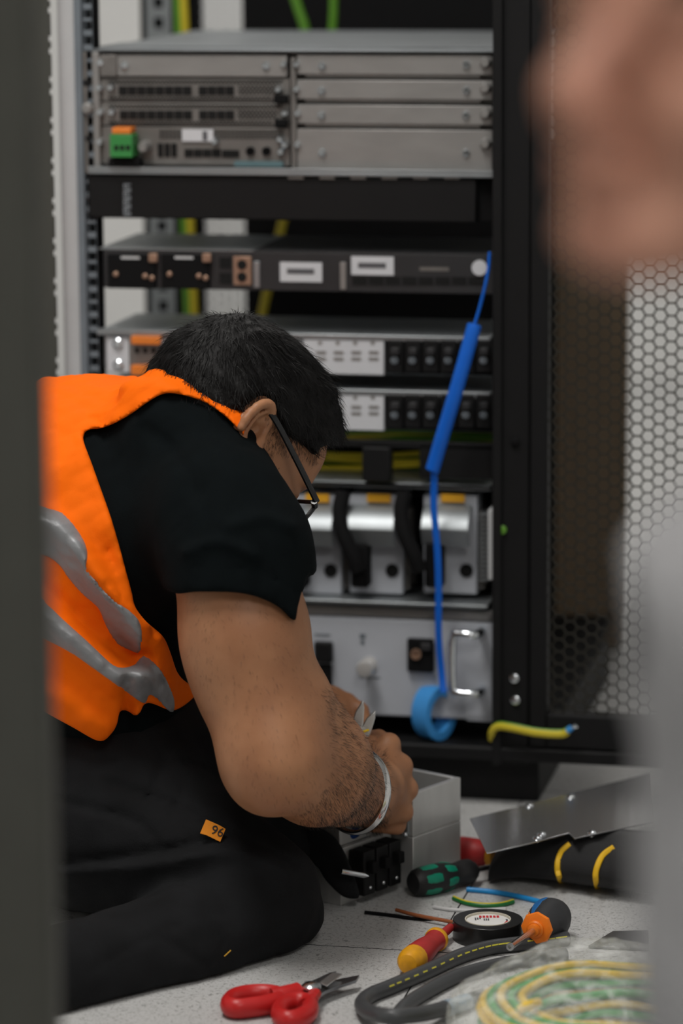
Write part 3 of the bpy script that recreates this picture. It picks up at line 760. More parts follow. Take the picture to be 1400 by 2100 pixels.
class Outline:
    """signed distance (in pixels of the side view, negative inside) of a garment outline drawn in side view"""
    def __init__(s, poly, smooth=True):
        pts = [Vector((x, y, 0)) for x, y in poly]
        if smooth: pts = spline(pts, 4, closed=True)
        P_ = np.array([(p.x, p.y) for p in pts]); n = len(P_)
        D = np.full(_gx.shape, 1e9); ins = np.zeros(_gx.shape, dtype=bool)
        for i in range(n):
            a, b = P_[i], P_[(i + 1) % n]; e = b - a; L = max(e @ e, 1e-9)
            wx, wy = _gx - a[0], _gy - a[1]
            t = np.clip((wx * e[0] + wy * e[1]) / L, 0, 1)
            D = np.minimum(D, (wx - t * e[0]) ** 2 + (wy - t * e[1]) ** 2)
            c = (a[1] > _gy) != (b[1] > _gy)
            with np.errstate(divide='ignore', invalid='ignore'):
                xx = a[0] + (_gy - a[1]) * e[0] / (e[1] if abs(e[1]) > 1e-9 else 1e-9)
            ins ^= c & (_gx < xx)
        s.D = (np.sqrt(D) * np.where(ins, -1, 1)).astype(f32)
    def __call__(s, px, py):
        u = np.clip((px - RX0) / RST, 0, RXn - 1.01); v = np.clip((py - RY0) / RST, 0, RYn - 1.01)
        i = u.astype(np.int32); j = v.astype(np.int32); a = u - i; b = v - j
        D = s.D
        return D[i, j] * (1 - a) * (1 - b) + D[i + 1, j] * a * (1 - b) + D[i, j + 1] * (1 - a) * b + D[i + 1, j + 1] * a * b
class Line(Outline):
    """unsigned pixel distance to a polyline, used for seams and folds"""
    def __init__(s, pts):
        P_ = np.array([(p.x, p.y) for p in spline([Vector((x, y, 0)) for x, y in pts], 5)])
        D = np.full(_gx.shape, 1e9)
        for a, b in zip(P_[:-1], P_[1:]):
            e = b - a; L = max(e @ e, 1e-9); wx, wy = _gx - a[0], _gy - a[1]
            t = np.clip((wx * e[0] + wy * e[1]) / L, 0, 1); D = np.minimum(D, (wx - t * e[0]) ** 2 + (wy - t * e[1]) ** 2)
        s.D = np.sqrt(D).astype(f32)
    def ridge(s, px, py, w): return np.exp(-(s(px, py) / w) ** 2)
def wobble(X, Y, Z, s, seed=0.0):                 # cheap smooth noise
    a = np.sin(X * s + 1.3 + seed) * np.sin(Y * s * 1.13 + 2.1 * seed + 0.7) + np.sin(Z * s * 0.91 + X * s * 0.6 + seed * 3.1)
    b = np.sin(X * s * 1.9 - Z * s * 1.4 + seed) * np.sin(Y * s * 2.1 + Z * s * 0.8 + 1.1)
    return (a + 0.6 * b) * f32(0.4)

# ------------------------------------------------------------------ heads
def head_frame(px, py, Y, f, r):
    """f, r given as (right, up, away) in the camera's view"""
    tow = lambda v: CX * v[0] + CY * v[1] - CZ * v[2]
    f = tow(f); f /= np.linalg.norm(f); r = tow(r); r -= f * (f @ r); r /= np.linalg.norm(r)
    u = np.cross(r, f)
    return Pn(px, py, Y), f, u, r
def head_sdf(S, fr, ears=True, sc=1.0, detail=True):
    c, f, u, r = fr; ax = (f, u, r)
    q = lambda a, b, d: c + (f * a + u * b + r * d) * 0.001 * sc
    e = lambda p, rr, k=0.012, op='u': S.ell(q(*p), [x * 0.001 * sc for x in rr], ax, k, op)
    e((0, 4, 0), (91, 80, 72)); e((-14, -8, 0), (74, 66, 66), 0.02)
    e((38, -44, 0), (50, 68, 56), 0.02); e((84, -10, 0), (10, 10, 46), 0.015); e((60, 12, 0), (36, 34, 54), 0.02)
    for s in (-1, 1):
        S.cap(q(8, -66, 52 * s), q(66, -98, 16 * s), 0.013 * sc, 0.014 * sc, 0.02)
        e((70, -46, 36 * s), (18, 18, 20), 0.015)
        e((92, -23, 31 * s), (13, 9, 15), 0.008, 's')
        e((79, -24, 31 * s), (12, 10, 13), 0.004)
        e((104, -57, 11 * s), (9, 8, 7), 0.006)
    e((74, -102, 0), (18, 14, 22), 0.015)
    S.cap(q(93, -16, 0), q(113, -50, 0), 0.007 * sc, 0.0105 * sc, 0.010)
    e((94, -74, 0), (9, 5, 22), 0.006); e((92, -83, 0), (9, 5.5, 19), 0.005)
    if detail: e((104, -78, 0), (7, 1.2, 22), 0.002, 's'); 
    for s in (-1, 1): e((106, -61, 6 * s), (3.5, 2.5, 3), 0.002, 's')
    if ears:
        for s in (-1, 1):
            pts = []
            n = 14
            for i in range(n + 1):
                t = math.pi * (-0.42 + 1.62 * i / n)            # open ring of the helix, from front around the back to the lobe
                pts.append(q(-16 + 14 * math.cos(t), -29 + 25 * math.sin(t), (76 + 6.5 * (1 - math.cos(t)) * 0.9) * s))
            for a, b in zip(pts[:-1], pts[1:]): S.cap(a, b, 0.0042 * sc, 0.0042 * sc, 0.003)
            e((-19, -30, 75 * s), (12, 23, 4.5), 0.004)
            e((-11, -52, 76 * s), (7, 8, 4.5), 0.005)                # lobe
            e((-12, -34, 67 * s), (13, 19, 7), 0.004)
            e((-10, -33, 85 * s), (8.5, 13.5, 13), 0.003, 's')        # concha
            e((1, -34, 76 * s), (4, 7, 6), 0.003)               # tragus
            S.cap(q(-16, -12, 81 * s), q(-22, -22, 83 * s), 0.0026, 0.0028, 0.002); S.cap(q(-22, -22, 83 * s), q(-19, -44, 82 * s), 0.0028, 0.0026, 0.002)   # antihelix
    return q
# ------------------------------------------------------------------ the kneeling technician
def skin_mat(name, col, dark, hairdark=0.0):
    m = mat(name, col, 0.48, var=0.0, bump=0.10, bscale=900, sss=0.08, spec=0.45)
    nt = m.node_tree; b = nt.nodes['Principled BSDF']
    tc = [n for n in nt.nodes if n.type == 'TEX_COORD'][0]
    prev = None
    n = nt.nodes.new('ShaderNodeTexNoise'); n.inputs['Scale'].default_value = 22; n.inputs['Detail'].default_value = 5
    nt.links.new(tc.outputs['Object'], n.inputs['Vector'])
    r = nt.nodes.new('ShaderNodeValToRGB'); r.color_ramp.elements[0].position = 0.35; r.color_ramp.elements[1].position = 0.68
    r.color_ramp.elements[0].color = (*dark, 1); r.color_ramp.elements[1].color = (*col, 1)
    nt.links.new(n.outputs['Fac'], r.inputs[0])
    v = nt.nodes.new('ShaderNodeTexVoronoi'); v.inputs['Scale'].default_value = 120
    nt.links.new(tc.outputs['Object'], v.inputs['Vector'])
    lt = nt.nodes.new('ShaderNodeMath'); lt.operation = 'LESS_THAN'; lt.inputs[1].default_value = 0.10
    nt.links.new(v.outputs['Distance'], lt.inputs[0])
    n2 = nt.nodes.new('ShaderNodeTexNoise'); n2.inputs['Scale'].default_value = 60; nt.links.new(tc.outputs['Object'], n2.inputs['Vector'])
    gt = nt.nodes.new('ShaderNodeMath'); gt.operation = 'GREATER_THAN'; gt.inputs[1].default_value = 0.66; nt.links.new(n2.outputs['Fac'], gt.inputs[0])
    mu = nt.nodes.new('ShaderNodeMath'); mu.operation = 'MULTIPLY'; nt.links.new(lt.outputs[0], mu.inputs[0]); nt.links.new(gt.outputs[0], mu.inputs[1])
    mx = nt.nodes.new('ShaderNodeMix'); mx.data_type = 'RGBA'; nt.links.new(mu.outputs[0], mx.inputs[0]); nt.links.new(r.outputs[0], mx.inputs[6])
    mx.inputs[7].default_value = (dark[0] * 0.45, dark[1] * 0.4, dark[2] * 0.4, 1)
    nt.links.new(mx.outputs[2], b.inputs['Base Color'])
    return m
mSkin = skin_mat('brown_skin', (0.42, 0.20, 0.10), (0.33, 0.147, 0.072))
mHair = mat('black_hair', (0.004, 0.0036, 0.0036), 0.55, var=0.1, bump=0.4, bscale=260, spec=0.22)
mShirt = mat('black_polo_fabric', (0.003, 0.0048, 0.0055), 0.92, var=0.15, vscale=60, bump=0.15, bscale=700, spec=0.1)
mTrous = mat('black_work_fabric', (0.0075, 0.008, 0.009), 0.9, var=0.3, vscale=25, bump=0.25, bscale=500, spec=0.25)
mVest = mat('fluorescent_orange_fabric', (1.0, 0.155, 0.002), 0.75, var=0.03, vscale=15, bump=0.12, bscale=700, spec=0.12)
mRefl = mat('grey_reflective_tape', (0.27, 0.275, 0.285), 0.45, 0.2, var=0.05, bump=0.15, bscale=350)
man = thing('person', 'man in black polo shirt and orange safety vest kneeling with head bowed over wire cutters', 'person', tuple(G(330, 1960)))
man_inv = Matrix.Translation(-man.location)
FR = head_frame(486, 850, 3.27, (0.58, -0.70, 0.42), (0.55, -0.02, -0.83))
hc, hf, hu, hr = FR
def HQ(a, b, c): return hc + (hf * a + hu * b + hr * c) * 0.001
# --- pose points
A_sh, A_mid, A_el = Pn(456, 1045, 3.155), Pn(506, 1300, 3.115), Pn(562, 1555, 3.085)
A_fm, A_wr = Pn(648, 1584, 3.145), Pn(742, 1618, 3.255)
body = SDF()
head_sdf(body, FR)
body.cap(HQ(-28, -40, 0), Pn(360, 930, 3.30), 0.056, 0.064, 0.02)
body.ell(Pn(240, 1090, 3.33), (0.12, 0.15, 0.12), k=0.03).ell(Pn(215, 1350, 3.33), (0.085, 0.13, 0.12), k=0.03)
body.cap(Pn(430, 1035, 3.20), Pn(420, 955, 3.46), 0.062, 0.062, 0.03)
body.ell(Pn(190, 1580, 3.33), (0.10, 0.15, 0.10), k=0.03)
body.cap(Pn(230, 1655, 3.24), Pn(520, 1830, 3.18), 0.07, 0.05, 0.02).cap(Pn(280, 1590, 3.43), Pn(555, 1740, 3.42), 0.07, 0.045, 0.02)
body.cap(Pn(530, 1870, 3.18), Pn(150, 2000, 3.04), 0.045, 0.035, 0.02).cap(Pn(555, 1760, 3.42), Pn(330, 1830, 3.50), 0.045, 0.035, 0.02)
# near arm
body.chain([(A_sh, 0.060), (A_mid, 0.0555), (A_el, 0.046)], 0.02)
body.ell(Pn(470, 1330, 3.115), (0.035, 0.035, 0.075), k=0.03)
body.cap(A_el, A_fm, 0.045, 0.0475, 0.03).cap(A_fm, A_wr, 0.0475, 0.029, 0.02)
body.cap(Pn(625, 1430, 3.12), Pn(668, 1540, 3.17), 0.022, 0.028, 0.04)
body.ell(Pn(547, 1612, 3.07), (0.022, 0.022, 0.020), k=0.02)
# near hand (a fist round the cutter handles): fingers as separate chains
HB = Pn(785, 1612, 3.312)
body.cap(A_wr, Pn(772, 1612, 3.290), 0.027, 0.029, 0.015)
def hv(dx, dy, dd): return HB + (CX * dx - CY * dy - CZ * dd) * 0.001          # mm: right, down, away
body.ell(hv(3, 0, 2), (0.024, 0.022, 0.037), (CX, CZ, CY), k=0.012)
KN = [(6, -41, 8), (18, -19, 12), (24, 4, 12), (20, 27, 8)]
for i, (x, y, d) in enumerate(KN):
    r0 = [0.0112, 0.0115, 0.011, 0.0098][i]
    kn = hv(x, y, d)
    body.cap(hv(-8, y * 0.55, -4), kn, 0.013, r0, 0.010)
    p1 = hv(x - 4, y + 3, d + 27); p2 = hv(x - 28, y + 5, d + 29); p3 = hv(x - 34, y + 5, d + 14)
    body.cap(kn, p1, r0, r0 * 0.92, 0.004).cap(p1, p2, r0 * 0.92, r0 * 0.85, 0.004).cap(p2, p3, r0 * 0.85, r0 * 0.72, 0.004)
body.cap(hv(-16, -18, 6), hv(-19, -42, 14), 0.014, 0.0115, 0.010).cap(hv(-19, -42, 14), hv(-4, -46, 34), 0.0112, 0.009, 0.005)   # thumb over the handles
body.cap(hv(-12, 38, 10), hv(14, 41, 16), 0.009, 0.0095, 0.006)                # edge of the palm under the little finger
body.cap(Pn(690, 1630, 3.19), hv(-8, 16, -6), 0.028, 0.019, 0.02)
# far arm and hand
F_sh, F_el, F_wr = Pn(425, 960, 3.48), Pn(428, 1520, 3.53), Pn(640, 1470, 3.50)
body.chain([(F_sh, 0.055), (Pn(420, 1260, 3.54), 0.05), (F_el, 0.044)], 0.02).cap(F_el, Pn(520, 1500, 3.52), 0.044, 0.042, 0.02).cap(Pn(520, 1500, 3.52), F_wr, 0.042, 0.028, 0.02)
FB = Pn(672, 1468, 3.49)
def fv(dx, dy, dd): return FB + (CX * dx - CY * dy - CZ * dd) * 0.001
body.cap(F_wr, FB, 0.027, 0.025, 0.012).ell(fv(0, 0, 0), (0.026, 0.016, 0.030), (CX, CZ, CY), k=0.012)
for i, ((x0, y0), (x1, y1), (x2, y2), (x3, y3)) in enumerate((((4, -19), (20, -14), (34, -5), (38, 6)), ((12, -7), (26, -4), (33, 6), (30, 16)), ((12, 4), (24, 8), (29, 16), (24, 23)), ((8, 15), (19, 20), (22, 26), (17, 31)))):
    d = 8 + i * 9
    r0 = [0.0102, 0.0102, 0.0098, 0.0088][i]
    body.cap(fv(x0 - 10, y0 + 4, d * 0.3), fv(x0, y0, d - 6), 0.012, r0, 0.008).cap(fv(x0, y0, d - 6), fv(x1, y1, d - 4), r0, r0 * 0.95, 0.004)
    body.cap(fv(x1, y1, d - 4), fv(x2, y2, d - 10), r0 * 0.95, r0 * 0.88, 0.003).cap(fv(x2, y2, d - 10), fv(x3, y3, d - 16), r0 * 0.88, r0 * 0.75, 0.003)
body.cap(fv(-6, 12, -12), fv(9, 17, -18), 0.0125, 0.0105, 0.008).cap(fv(9, 17, -18), fv(26, 9, -14), 0.0102, 0.0078, 0.003)       # thumb on the wire
def block(b0, b1, h): return sdf_mesh(body, b0, b1, h)
def box_of(pts, pad): a = np.array(pts); return a.min(0) - pad, a.max(0) + pad
bb = []
def clipbox(VQ, keep):                              # drop faces whose first vertex fails keep
    V, Q = VQ; c = V[Q].mean(1); return V, Q[keep(c)]
hb0, hb1 = hc - 0.135, hc + 0.145
bb.append(sdf_mesh(body, hb0, hb1, 0.0024))
ab0, ab1 = box_of([A_sh, A_mid, A_el, A_fm, A_wr], 0.072); ab0[2] = A_el[2] - 0.09; ab1[2] = Pn(480, 1130, 3.15)[2]
nb0, nb1 = box_of([HB], 0.0); nb0 = nb0 + np.array([-0.080, -0.05, -0.060]); nb1 = nb1 + np.array([0.045, 0.085, 0.062])
ab1[1] = nb0[1] + 0.014; ab0[2] = nb0[2]
bb.append(sdf_mesh(body, ab0, ab1, 0.0036))
bb.append(sdf_mesh(body, nb0, nb1, 0.0016))
gb0, gb1 = FB + np.array([-0.03, -0.05, -0.05]), FB + np.array([0.06, 0.05, 0.05])
bb.append(sdf_mesh(body, gb0, gb1, 0.0018))
lb0, lb1 = box_of([Pn(330, 1100, 3.5), F_el, Pn(660, 1450, 3.47)], 0.06); lb0[1] = 3.43; lb1[0] = gb0[0] + 0.016
bb.append(sdf_mesh(body, lb0, lb1, 0.005))
cb0, cb1 = np.array([-0.42, 2.95, 0.03]), np.array([0.03, 3.62, hc[2] - 0.02])
core = sdf_mesh(lambda X, Y, Z: body(X, Y, Z) + 0.012, cb0, cb1, 0.012)
bb.append(core)
bodyo = mesh_obj('body', bb, mSkin, man); bodyo.matrix_parent_inverse = man_inv
def child(o): o.parent = man; o.matrix_parent_inverse = man_inv; return o

# --- polo shirt
tors = SDF()
tors.ell(Pn(195, 1088, 3.33), (0.165, 0.178, 0.148), k=0.03).ell(Pn(205, 1330, 3.33), (0.100, 0.158, 0.135), k=0.05)
tors.ell(Pn(345, 1075, 3.33), (0.085, 0.170, 0.110), k=0.04)
tors.cap(Pn(370, 892, 3.25), Pn(460, 914, 3.207), 0.045, 0.030, 0.025)
tors.cap(Pn(415, 1040, 3.20), Pn(420, 985, 3.47), 0.074, 0.074, 0.04)
tors.cap(HQ(-34, -64, 0), Pn(330, 990, 3.31), 0.058, 0.072, 0.03)
slv = SDF()
slv.chain([(Pn(446, 1052, 3.155), 0.069), (Pn(482, 1135, 3.13), 0.0635), (Pn(500, 1250, 3.12), 0.0615), (Pn(520, 1330, 3.115), 0.064)], 0.03)
slv.ell(Pn(552, 1150, 3.145), (0.032, 0.05, 0.05), k=0.03)
slv.chain([(Pn(425, 960, 3.485), 0.072), (Pn(420, 1120, 3.53), 0.066), (Pn(418, 1250, 3.54), 0.062)], 0.03)
cutS = Outline([(300, 1222), (365, 1217), (410, 1211), (465, 1212), (520, 1223), (570, 1244), (604, 1275), (612, 1240), (626, 1198), (640, 1180), (760, 1180), (760, 1500), (300, 1500)])
seamA = Line([(330, 1120), (395, 1050), (430, 980), (470, 925), (540, 915)]); seamB = Line([(372, 1168), (440, 1160), (520, 1172), (580, 1195), (618, 1225)])
foldS = Line([(470, 1080), (540, 1060), (600, 1080)]); foldS2 = Line([(380, 1130), (450, 1110), (520, 1140)]); foldS3 = Line([(300, 880), (360, 930), (400, 1010)])
neckcut = SDF().ell(HQ(28, -22, 0), (0.083, 0.073, 0.077), (hf, hu, hr))
def shirt(X, Y, Z):
    px, py = proj(X, Y, Z)
    T_ = tors(X, Y, Z)
    S_ = np.maximum(slv(X, Y, Z), -cutS(px, py) * f32(0.00046))
    F = smin(T_, S_, 0.02)
    near = (Y < 3.3)
    F = F + f32(0.0014) * seamA.ridge(px, py, 3.0) * near + f32(0.0016) * seamB.ridge(px, py, 2.6) * near
    F = F - f32(0.004) * foldS.ridge(px, py, 14) * near - f32(0.0045) * foldS2.ridge(px, py, 12) * near + f32(0.004) * foldS3.ridge(px, py, 16) * near
    F = F + f32(0.0016) * wobble(X, Y, Z, 55, 1.0)
    return smax(F, -neckcut(X, Y, Z), 0.006)
sb0, sb1 = np.array([Pn(-120, 1000, 3.3)[0], 3.03, Pn(300, 1560, 3.3)[2]]), np.array([Pn(650, 1000, 3.1)[0], 3.63, Pn(300, 740, 3.3)[2]])
child(mesh_obj('polo_shirt', [sdf_mesh(shirt, sb0, sb1, 0.0042)], mShirt))

# --- hi-vis vest: a shell over the torso, hem, armholes and fold lines in side view
cutA = Outline([(493, 884), (470, 861), (440, 837), (400, 817), (345, 806), (310, 820), (270, 848), (235, 868), (205, 879), (182, 881), (171, 893), (173, 910), (187, 947), (207, 1003), (227, 1060), (246, 1125), (260, 1178), (270, 1215), (277, 1245), (300, 1275), (334, 1305), (350, 1340), (364, 1380), (385, 1401), (410, 1408), (560, 1408), (760, 1300), (760, 640), (560, 640), (506, 872)])
cutH = Outline([(-480, 1380), (-100, 1400), (40, 1430), (95, 1462), (150, 1492), (203, 1520), (228, 1505), (240, 1484), (246, 1458), (262, 1458), (277, 1468), (288, 1460), (297, 1442), (316, 1444), (352, 1457), (380, 1445), (414, 1418), (480, 1400), (700, 1390), (900, 1400), (900, 2190), (-480, 2190)])
fA = Line([(60, 1060), (130, 1090), (190, 1170), (260, 1260), (300, 1310)])            # ridge of the upper stripe
fB = Line([(80, 1160), (150, 1230), (215, 1305), (270, 1345)])                           # valley between the stripes
fC = Line([(80, 1250), (160, 1320), (240, 1385), (300, 1385)])                           # ridge of the lower stripe
fD = Line([(100, 1420), (160, 1450), (205, 1490)]); fE = Line([(262, 1400), (262, 1460)]); fF = Line([(120, 960), (150, 1020), (210, 1080)])
fG = Line([(230, 900), (150, 930), (90, 990)]); fH = Line([(320, 1290), (300, 1340), (330, 1400)])
fI = Line([(200, 800), (280, 790), (360, 795)]); fJ = Line([(110, 850), (190, 830), (260, 835)])
def vest_off(px, py, X, Y, Z):
    low = np.clip((py - 1180) / 300, 0, 1)
    o = f32(0.0055) + f32(0.013) * low * low
    n = (Y < 3.36)
    o = o + n * (f32(0.021) * fA.ridge(px, py, 30) - f32(0.012) * fB.ridge(px, py, 24) + f32(0.026) * fC.ridge(px, py, 34) + f32(0.012) * fD.ridge(px, py, 40) - f32(0.010) * fE.ridge(px, py, 14)
                 + f32(0.005) * fF.ridge(px, py, 30) + f32(0.004) * fG.ridge(px, py, 26) - f32(0.009) * fH.ridge(px, py, 14) + f32(0.003) * fI.ridge(px, py, 12) - f32(0.003) * fJ.ridge(px, py, 14))
    o = smax(o, np.full_like(o, 0.005), 0.004)
    w2 = wobble(X, Y, Z, 100, 1.7)
    d_ = cutA(px, py)
    return o + f32(0.0018) * wobble(X, Y, Z, 70, 2.0) + f32(0.0013) * wobble(X, Y, Z, 190, 0.4) + f32(0.0030) * np.abs(w2) - f32(0.0012) * np.exp(-((d_ - 23) / 3.2) ** 2)
hemA = Line([(176, 925), (210, 1030), (240, 1130), (254, 1180), (262, 1240)])
def vest(X, Y, Z):
    px, py = proj(X, Y, Z); T_ = tors(X, Y, Z)
    o = vest_off(px, py, X, Y, Z) - f32(0.0012) * Line.ridge(hemA, px - 12, py, 3) 
    F = np.maximum(T_ - o, f32(-0.004) - T_)
    F = smax(F, -cutA(px, py) * f32(0.00046), 0.002)
    return smax(F, -cutH(px, py) * f32(0.00046), 0.002)
vb0, vb1 = np.array([Pn(-140, 1000, 3.3)[0], 3.10, Pn(300, 1545, 3.3)[2]]), np.array([Pn(530, 1000, 3.2)[0], 3.56, Pn(300, 735, 3.3)[2]])
vst = child(mesh_obj('safety_vest', [sdf_mesh(vest, vb0, vb1, 0.0031)], mVest))
band1 = Outline([(-200, 960), (60, 1030), (98, 1042), (128, 1052), (163, 1092), (179, 1130), (179, 1165), (196, 1190), (230, 1228), (262, 1250), (284, 1272), (291, 1300), (287, 1338), (268, 1334), (241, 1321), (217, 1285), (202, 1248), (170, 1220), (140, 1186), (112, 1150), (60, 1130), (-200, 1060)])
band2 = Outline([(-200, 1140), (60, 1215), (98, 1240), (130, 1271), (180, 1316), (228, 1361), (250, 1369), (275, 1363), (297, 1344), (328, 1372), (348, 1408), (358, 1440), (352, 1462), (322, 1434), (304, 1424), (298, 1444), (260, 1420), (200, 1377), (150, 1342), (102, 1316), (60, 1300), (-200, 1230)])
def stripe(bd):
    def fn(X, Y, Z):
        px, py = proj(X, Y, Z); T_ = tors(X, Y, Z); o = vest_off(px, py, X, Y, Z) + f32(0.0016) + f32(0.0012) * wobble(X, Y, Z, 240, 4.0) + f32(0.0012) * np.abs(wobble(X, Y, Z, 330, 2.2))
        F = np.maximum(T_ - o, (o - f32(0.012)) - T_)
        return smax(smax(F, bd(px, py) * f32(0.00046), 0.001), -cutH(px, py - 4) * f32(0.00046), 0.001)
    return fn
for bd, q in ((band1, (960, 1360)), (band2, (1130, 1480))):
    s0 = vb0.copy(); s1 = vb1.copy(); s1[2] = Pn(200, q[0], 3.2)[2]; s0[2] = Pn(200, q[1], 3.25)[2]; s1[0] = Pn(375, 1300, 3.2)[0]
    o_ = mesh_obj('reflective_stripe', [sdf_mesh(stripe(bd), s0, s1, 0.0028)], mRefl, vst); o_.matrix_parent_inverse = Matrix.Identity(4)

# --- trousers
tro = SDF()
tro.ell(Pn(185, 1600, 3.33), (0.130, 0.175, 0.125), k=0.03).ell(Pn(270, 1540, 3.33), (0.085, 0.155, 0.070), k=0.04)
tro.cap(Pn(235, 1690, 3.22), Pn(520, 1826, 3.165), 0.088, 0.060, 0.03)
tro.cap(Pn(535, 1864, 3.155), Pn(360, 1940, 3.10), 0.052, 0.050, 0.012).cap(Pn(360, 1940, 3.10), Pn(90, 2010, 3.00), 0.050, 0.046, 0.02)
tro.cap(Pn(290, 1590, 3.42), Pn(560, 1738, 3.40), 0.088, 0.050, 0.03).cap(Pn(430, 1640, 3.30), Pn(545, 1735, 3.30), 0.075, 0.048, 0.04)
tro.cap(Pn(560, 1780, 3.42), Pn(330, 1830, 3.52), 0.052, 0.05, 0.02)
tro.cap(Pn(570, 1850, 3.17), Pn(604, 1882, 3.175), 0.042, 0.026, 0.02)
tl = [(Line([(190, 1990), (300, 1925), (420, 1880), (540, 1862), (615, 1835)]), 0.0022, 5), (Line([(220, 1605), (330, 1640), (440, 1690), (560, 1750), (600, 1770)]), 0.0045, 8),
      (Line([(120, 1790), (300, 1775), (420, 1750), (500, 1752), (590, 1790)]), -0.007, 16), (Line([(130, 1770), (300, 1752), (420, 1728)]), 0.006, 12),
      (Line([(560, 1860), (572, 1930), (560, 1975)]), 0.0025, 4), (Line([(430, 1890), (455, 1940), (440, 1990)]), 0.003, 6), (Line([(330, 1920), (390, 1960), (430, 1995)]), 0.003, 8),
      (Line([(290, 1500), (330, 1560), (300, 1640)]), 0.0025, 5), (Line([(330, 1560), (400, 1570), (470, 1600)]), 0.003, 5), (Line([(380, 1600), (350, 1680)]), 0.0025, 5), (Line([(470, 1620), (540, 1680), (600, 1700)]), -0.004, 12),
      (Line([(100, 1640), (200, 1660), (290, 1690), (330, 1740)]), 0.004, 9)]
def trousers(X, Y, Z):
    px, py = proj(X, Y, Z); F = tro(X, Y, Z); n = (Y < 3.34)
    for L_, a, w in tl: F = F + f32(a) * L_.ridge(px, py, w) * n
    F = F + f32(0.0022) * wobble(X, Y, Z, 60, 5.0) + f32(0.0009) * wobble(X, Y, Z, 160, 3.0)
    return smax(F, f32(0.0015) - Z, 0.004)
tb0, tb1 = np.array([Pn(-130, 1700, 3.3)[0], 2.90, -0.004]), np.array([Pn(700, 1700, 3.3)[0], 3.62, Pn(300, 1425, 3.3)[2]])
trou = child(mesh_obj('work_trousers', [sdf_mesh(trousers, tb0, tb1, 0.0045)], mTrous))
def tpart(o): o.parent = trou; o.matrix_parent_inverse = Matrix.Identity(4); o.location = Vector((0, 0, 0)); return o
def ribbon(pts, wid, th, n=6):                       # a flat strip through points with its width vector
    m = MB(); rs = []
    for (p, w_) in pts:
        p = Vector(p); w_ = Vector(w_); nrm = Vector((0, -1, 0)); rs.append([p + w_ * 0.5 - nrm * th / 2, p - w_ * 0.5 - nrm * th / 2, p - w_ * 0.5 + nrm * th / 2, p + w_ * 0.5 + nrm * th / 2])
    return m.rings(rs)
# ------------------------------------------------------------------ technician: hair, glasses, bangle, trouser details
from mathutils.bvhtree import BVHTree
def bvh_of(o):
    me = o.data; V = [o.matrix_world @ v.co if False else v.co for v in me.vertices]
    return BVHTree.FromPolygons(V, [tuple(p.vertices) for p in me.polygons])
def hit(b, px, py):
    d = ray(px, py).normalized(); r = b.ray_cast(Vector((0, 0, CAM_H)), d); return r[0], r[1]
hairl = Outline([(262, 800), (300, 790), (360, 826), (425, 852), (462, 862), (484, 850), (505, 834), (530, 814), (552, 820), (564, 842), (571, 874), (584, 892), (600, 903), (618, 913), (634, 930), (646, 938), (654, 926), (668, 915), (705, 912), (745, 885), (745, 560), (250, 560)])
hs = SDF()
hs.ell(HQ(0, 5, 0), (0.099, 0.088, 0.078), (hf, hu, hr), k=0.01).ell(HQ(-16, -10, 0), (0.078, 0.070, 0.072), (hf, hu, hr), k=0.02)
hs.ell(HQ(60, 14, 0), (0.042, 0.040, 0.060), (hf, hu, hr), k=0.02)
hs.cap(Pn(655, 800, 3.28), Pn(678, 878, 3.31), 0.014, 0.012, 0.02)
def hairf(X, Y, Z):
    px, py = proj(X, Y, Z); F = hs(X, Y, Z) + f32(0.0022) * wobble(X, Y, Z, 120, 7) + f32(0.0016) * wobble(X, Y, Z, 330, 2)
    return smax(F, hairl(px, py) * f32(0.00047), 0.012)
VQ = sdf_mesh(hairf, hc - 0.125, hc + 0.135, 0.0026)
hair = mesh_obj('hair', [VQ], mHair, bodyo); hair.matrix_parent_inverse = Matrix.Identity(4)
def strands(V, Q, n, length, width, dirfn, lift, name, material, parent, keep=None, seed=3, droop=0.0):
    rng = np.random.default_rng(seed)
    c = V[Q].mean(1); a = V[Q[:, 1]] - V[Q[:, 0]]; b = V[Q[:, 3]] - V[Q[:, 0]]; N = np.cross(a, b); N /= np.linalg.norm(N, axis=1)[:, None] + 1e-12
    if keep is not None:
        m = keep(c, N); c, N = c[m], N[m]
    i = rng.integers(0, len(c), n); c, N = c[i] + rng.normal(0, 0.001, (n, 3)), N[i]
    D = dirfn(c) + rng.normal(0, 0.22, (n, 3)); D -= N * (D * N).sum(1)[:, None]; D /= np.linalg.norm(D, axis=1)[:, None] + 1e-9
    L = length * rng.uniform(0.6, 1.2, n)[:, None]; w = np.cross(D, N) * width / 2
    l = lift * rng.uniform(0.3, 1.3, n)[:, None]
    p0 = c - N * 0.0012; p1 = c + D * L * 0.5 + N * l; p2 = c + D * L + N * l * 1.1 - N * droop
    vs = np.stack([p0 - w, p0 + w, p1 + w * 0.8, p1 - w * 0.8, p2], 1).reshape(-1, 3)
    k = np.arange(n) * 5
    me = bpy.data.meshes.new(name)
    fs = [f for q in k for f in ((q, q + 1, q + 2, q + 3), (q + 3, q + 2, q + 4))]
    me.from_pydata(vs.tolist(), [], fs); me.materials.append(material)
    o = bpy.data.objects.new(name, me); COL.objects.link(o); o.parent = parent; o.matrix_parent_inverse = Matrix.Identity(4); o['kind'] = 'stuff'
    return o
crown = HQ(-55, 62, 10)
strands(*VQ, 9000, 0.020, 0.0007, lambda c: (c - crown) / (np.linalg.norm(c - crown, axis=1)[:, None] + 0.02) + hf * 0.35, 0.0017, 'hair_strand', mHair, hair)
BV, BQ = bb[0]
side = Outline([(545, 850), (575, 880), (640, 930), (650, 950), (600, 935), (565, 930), (540, 945), (530, 925), (548, 905), (556, 880)])
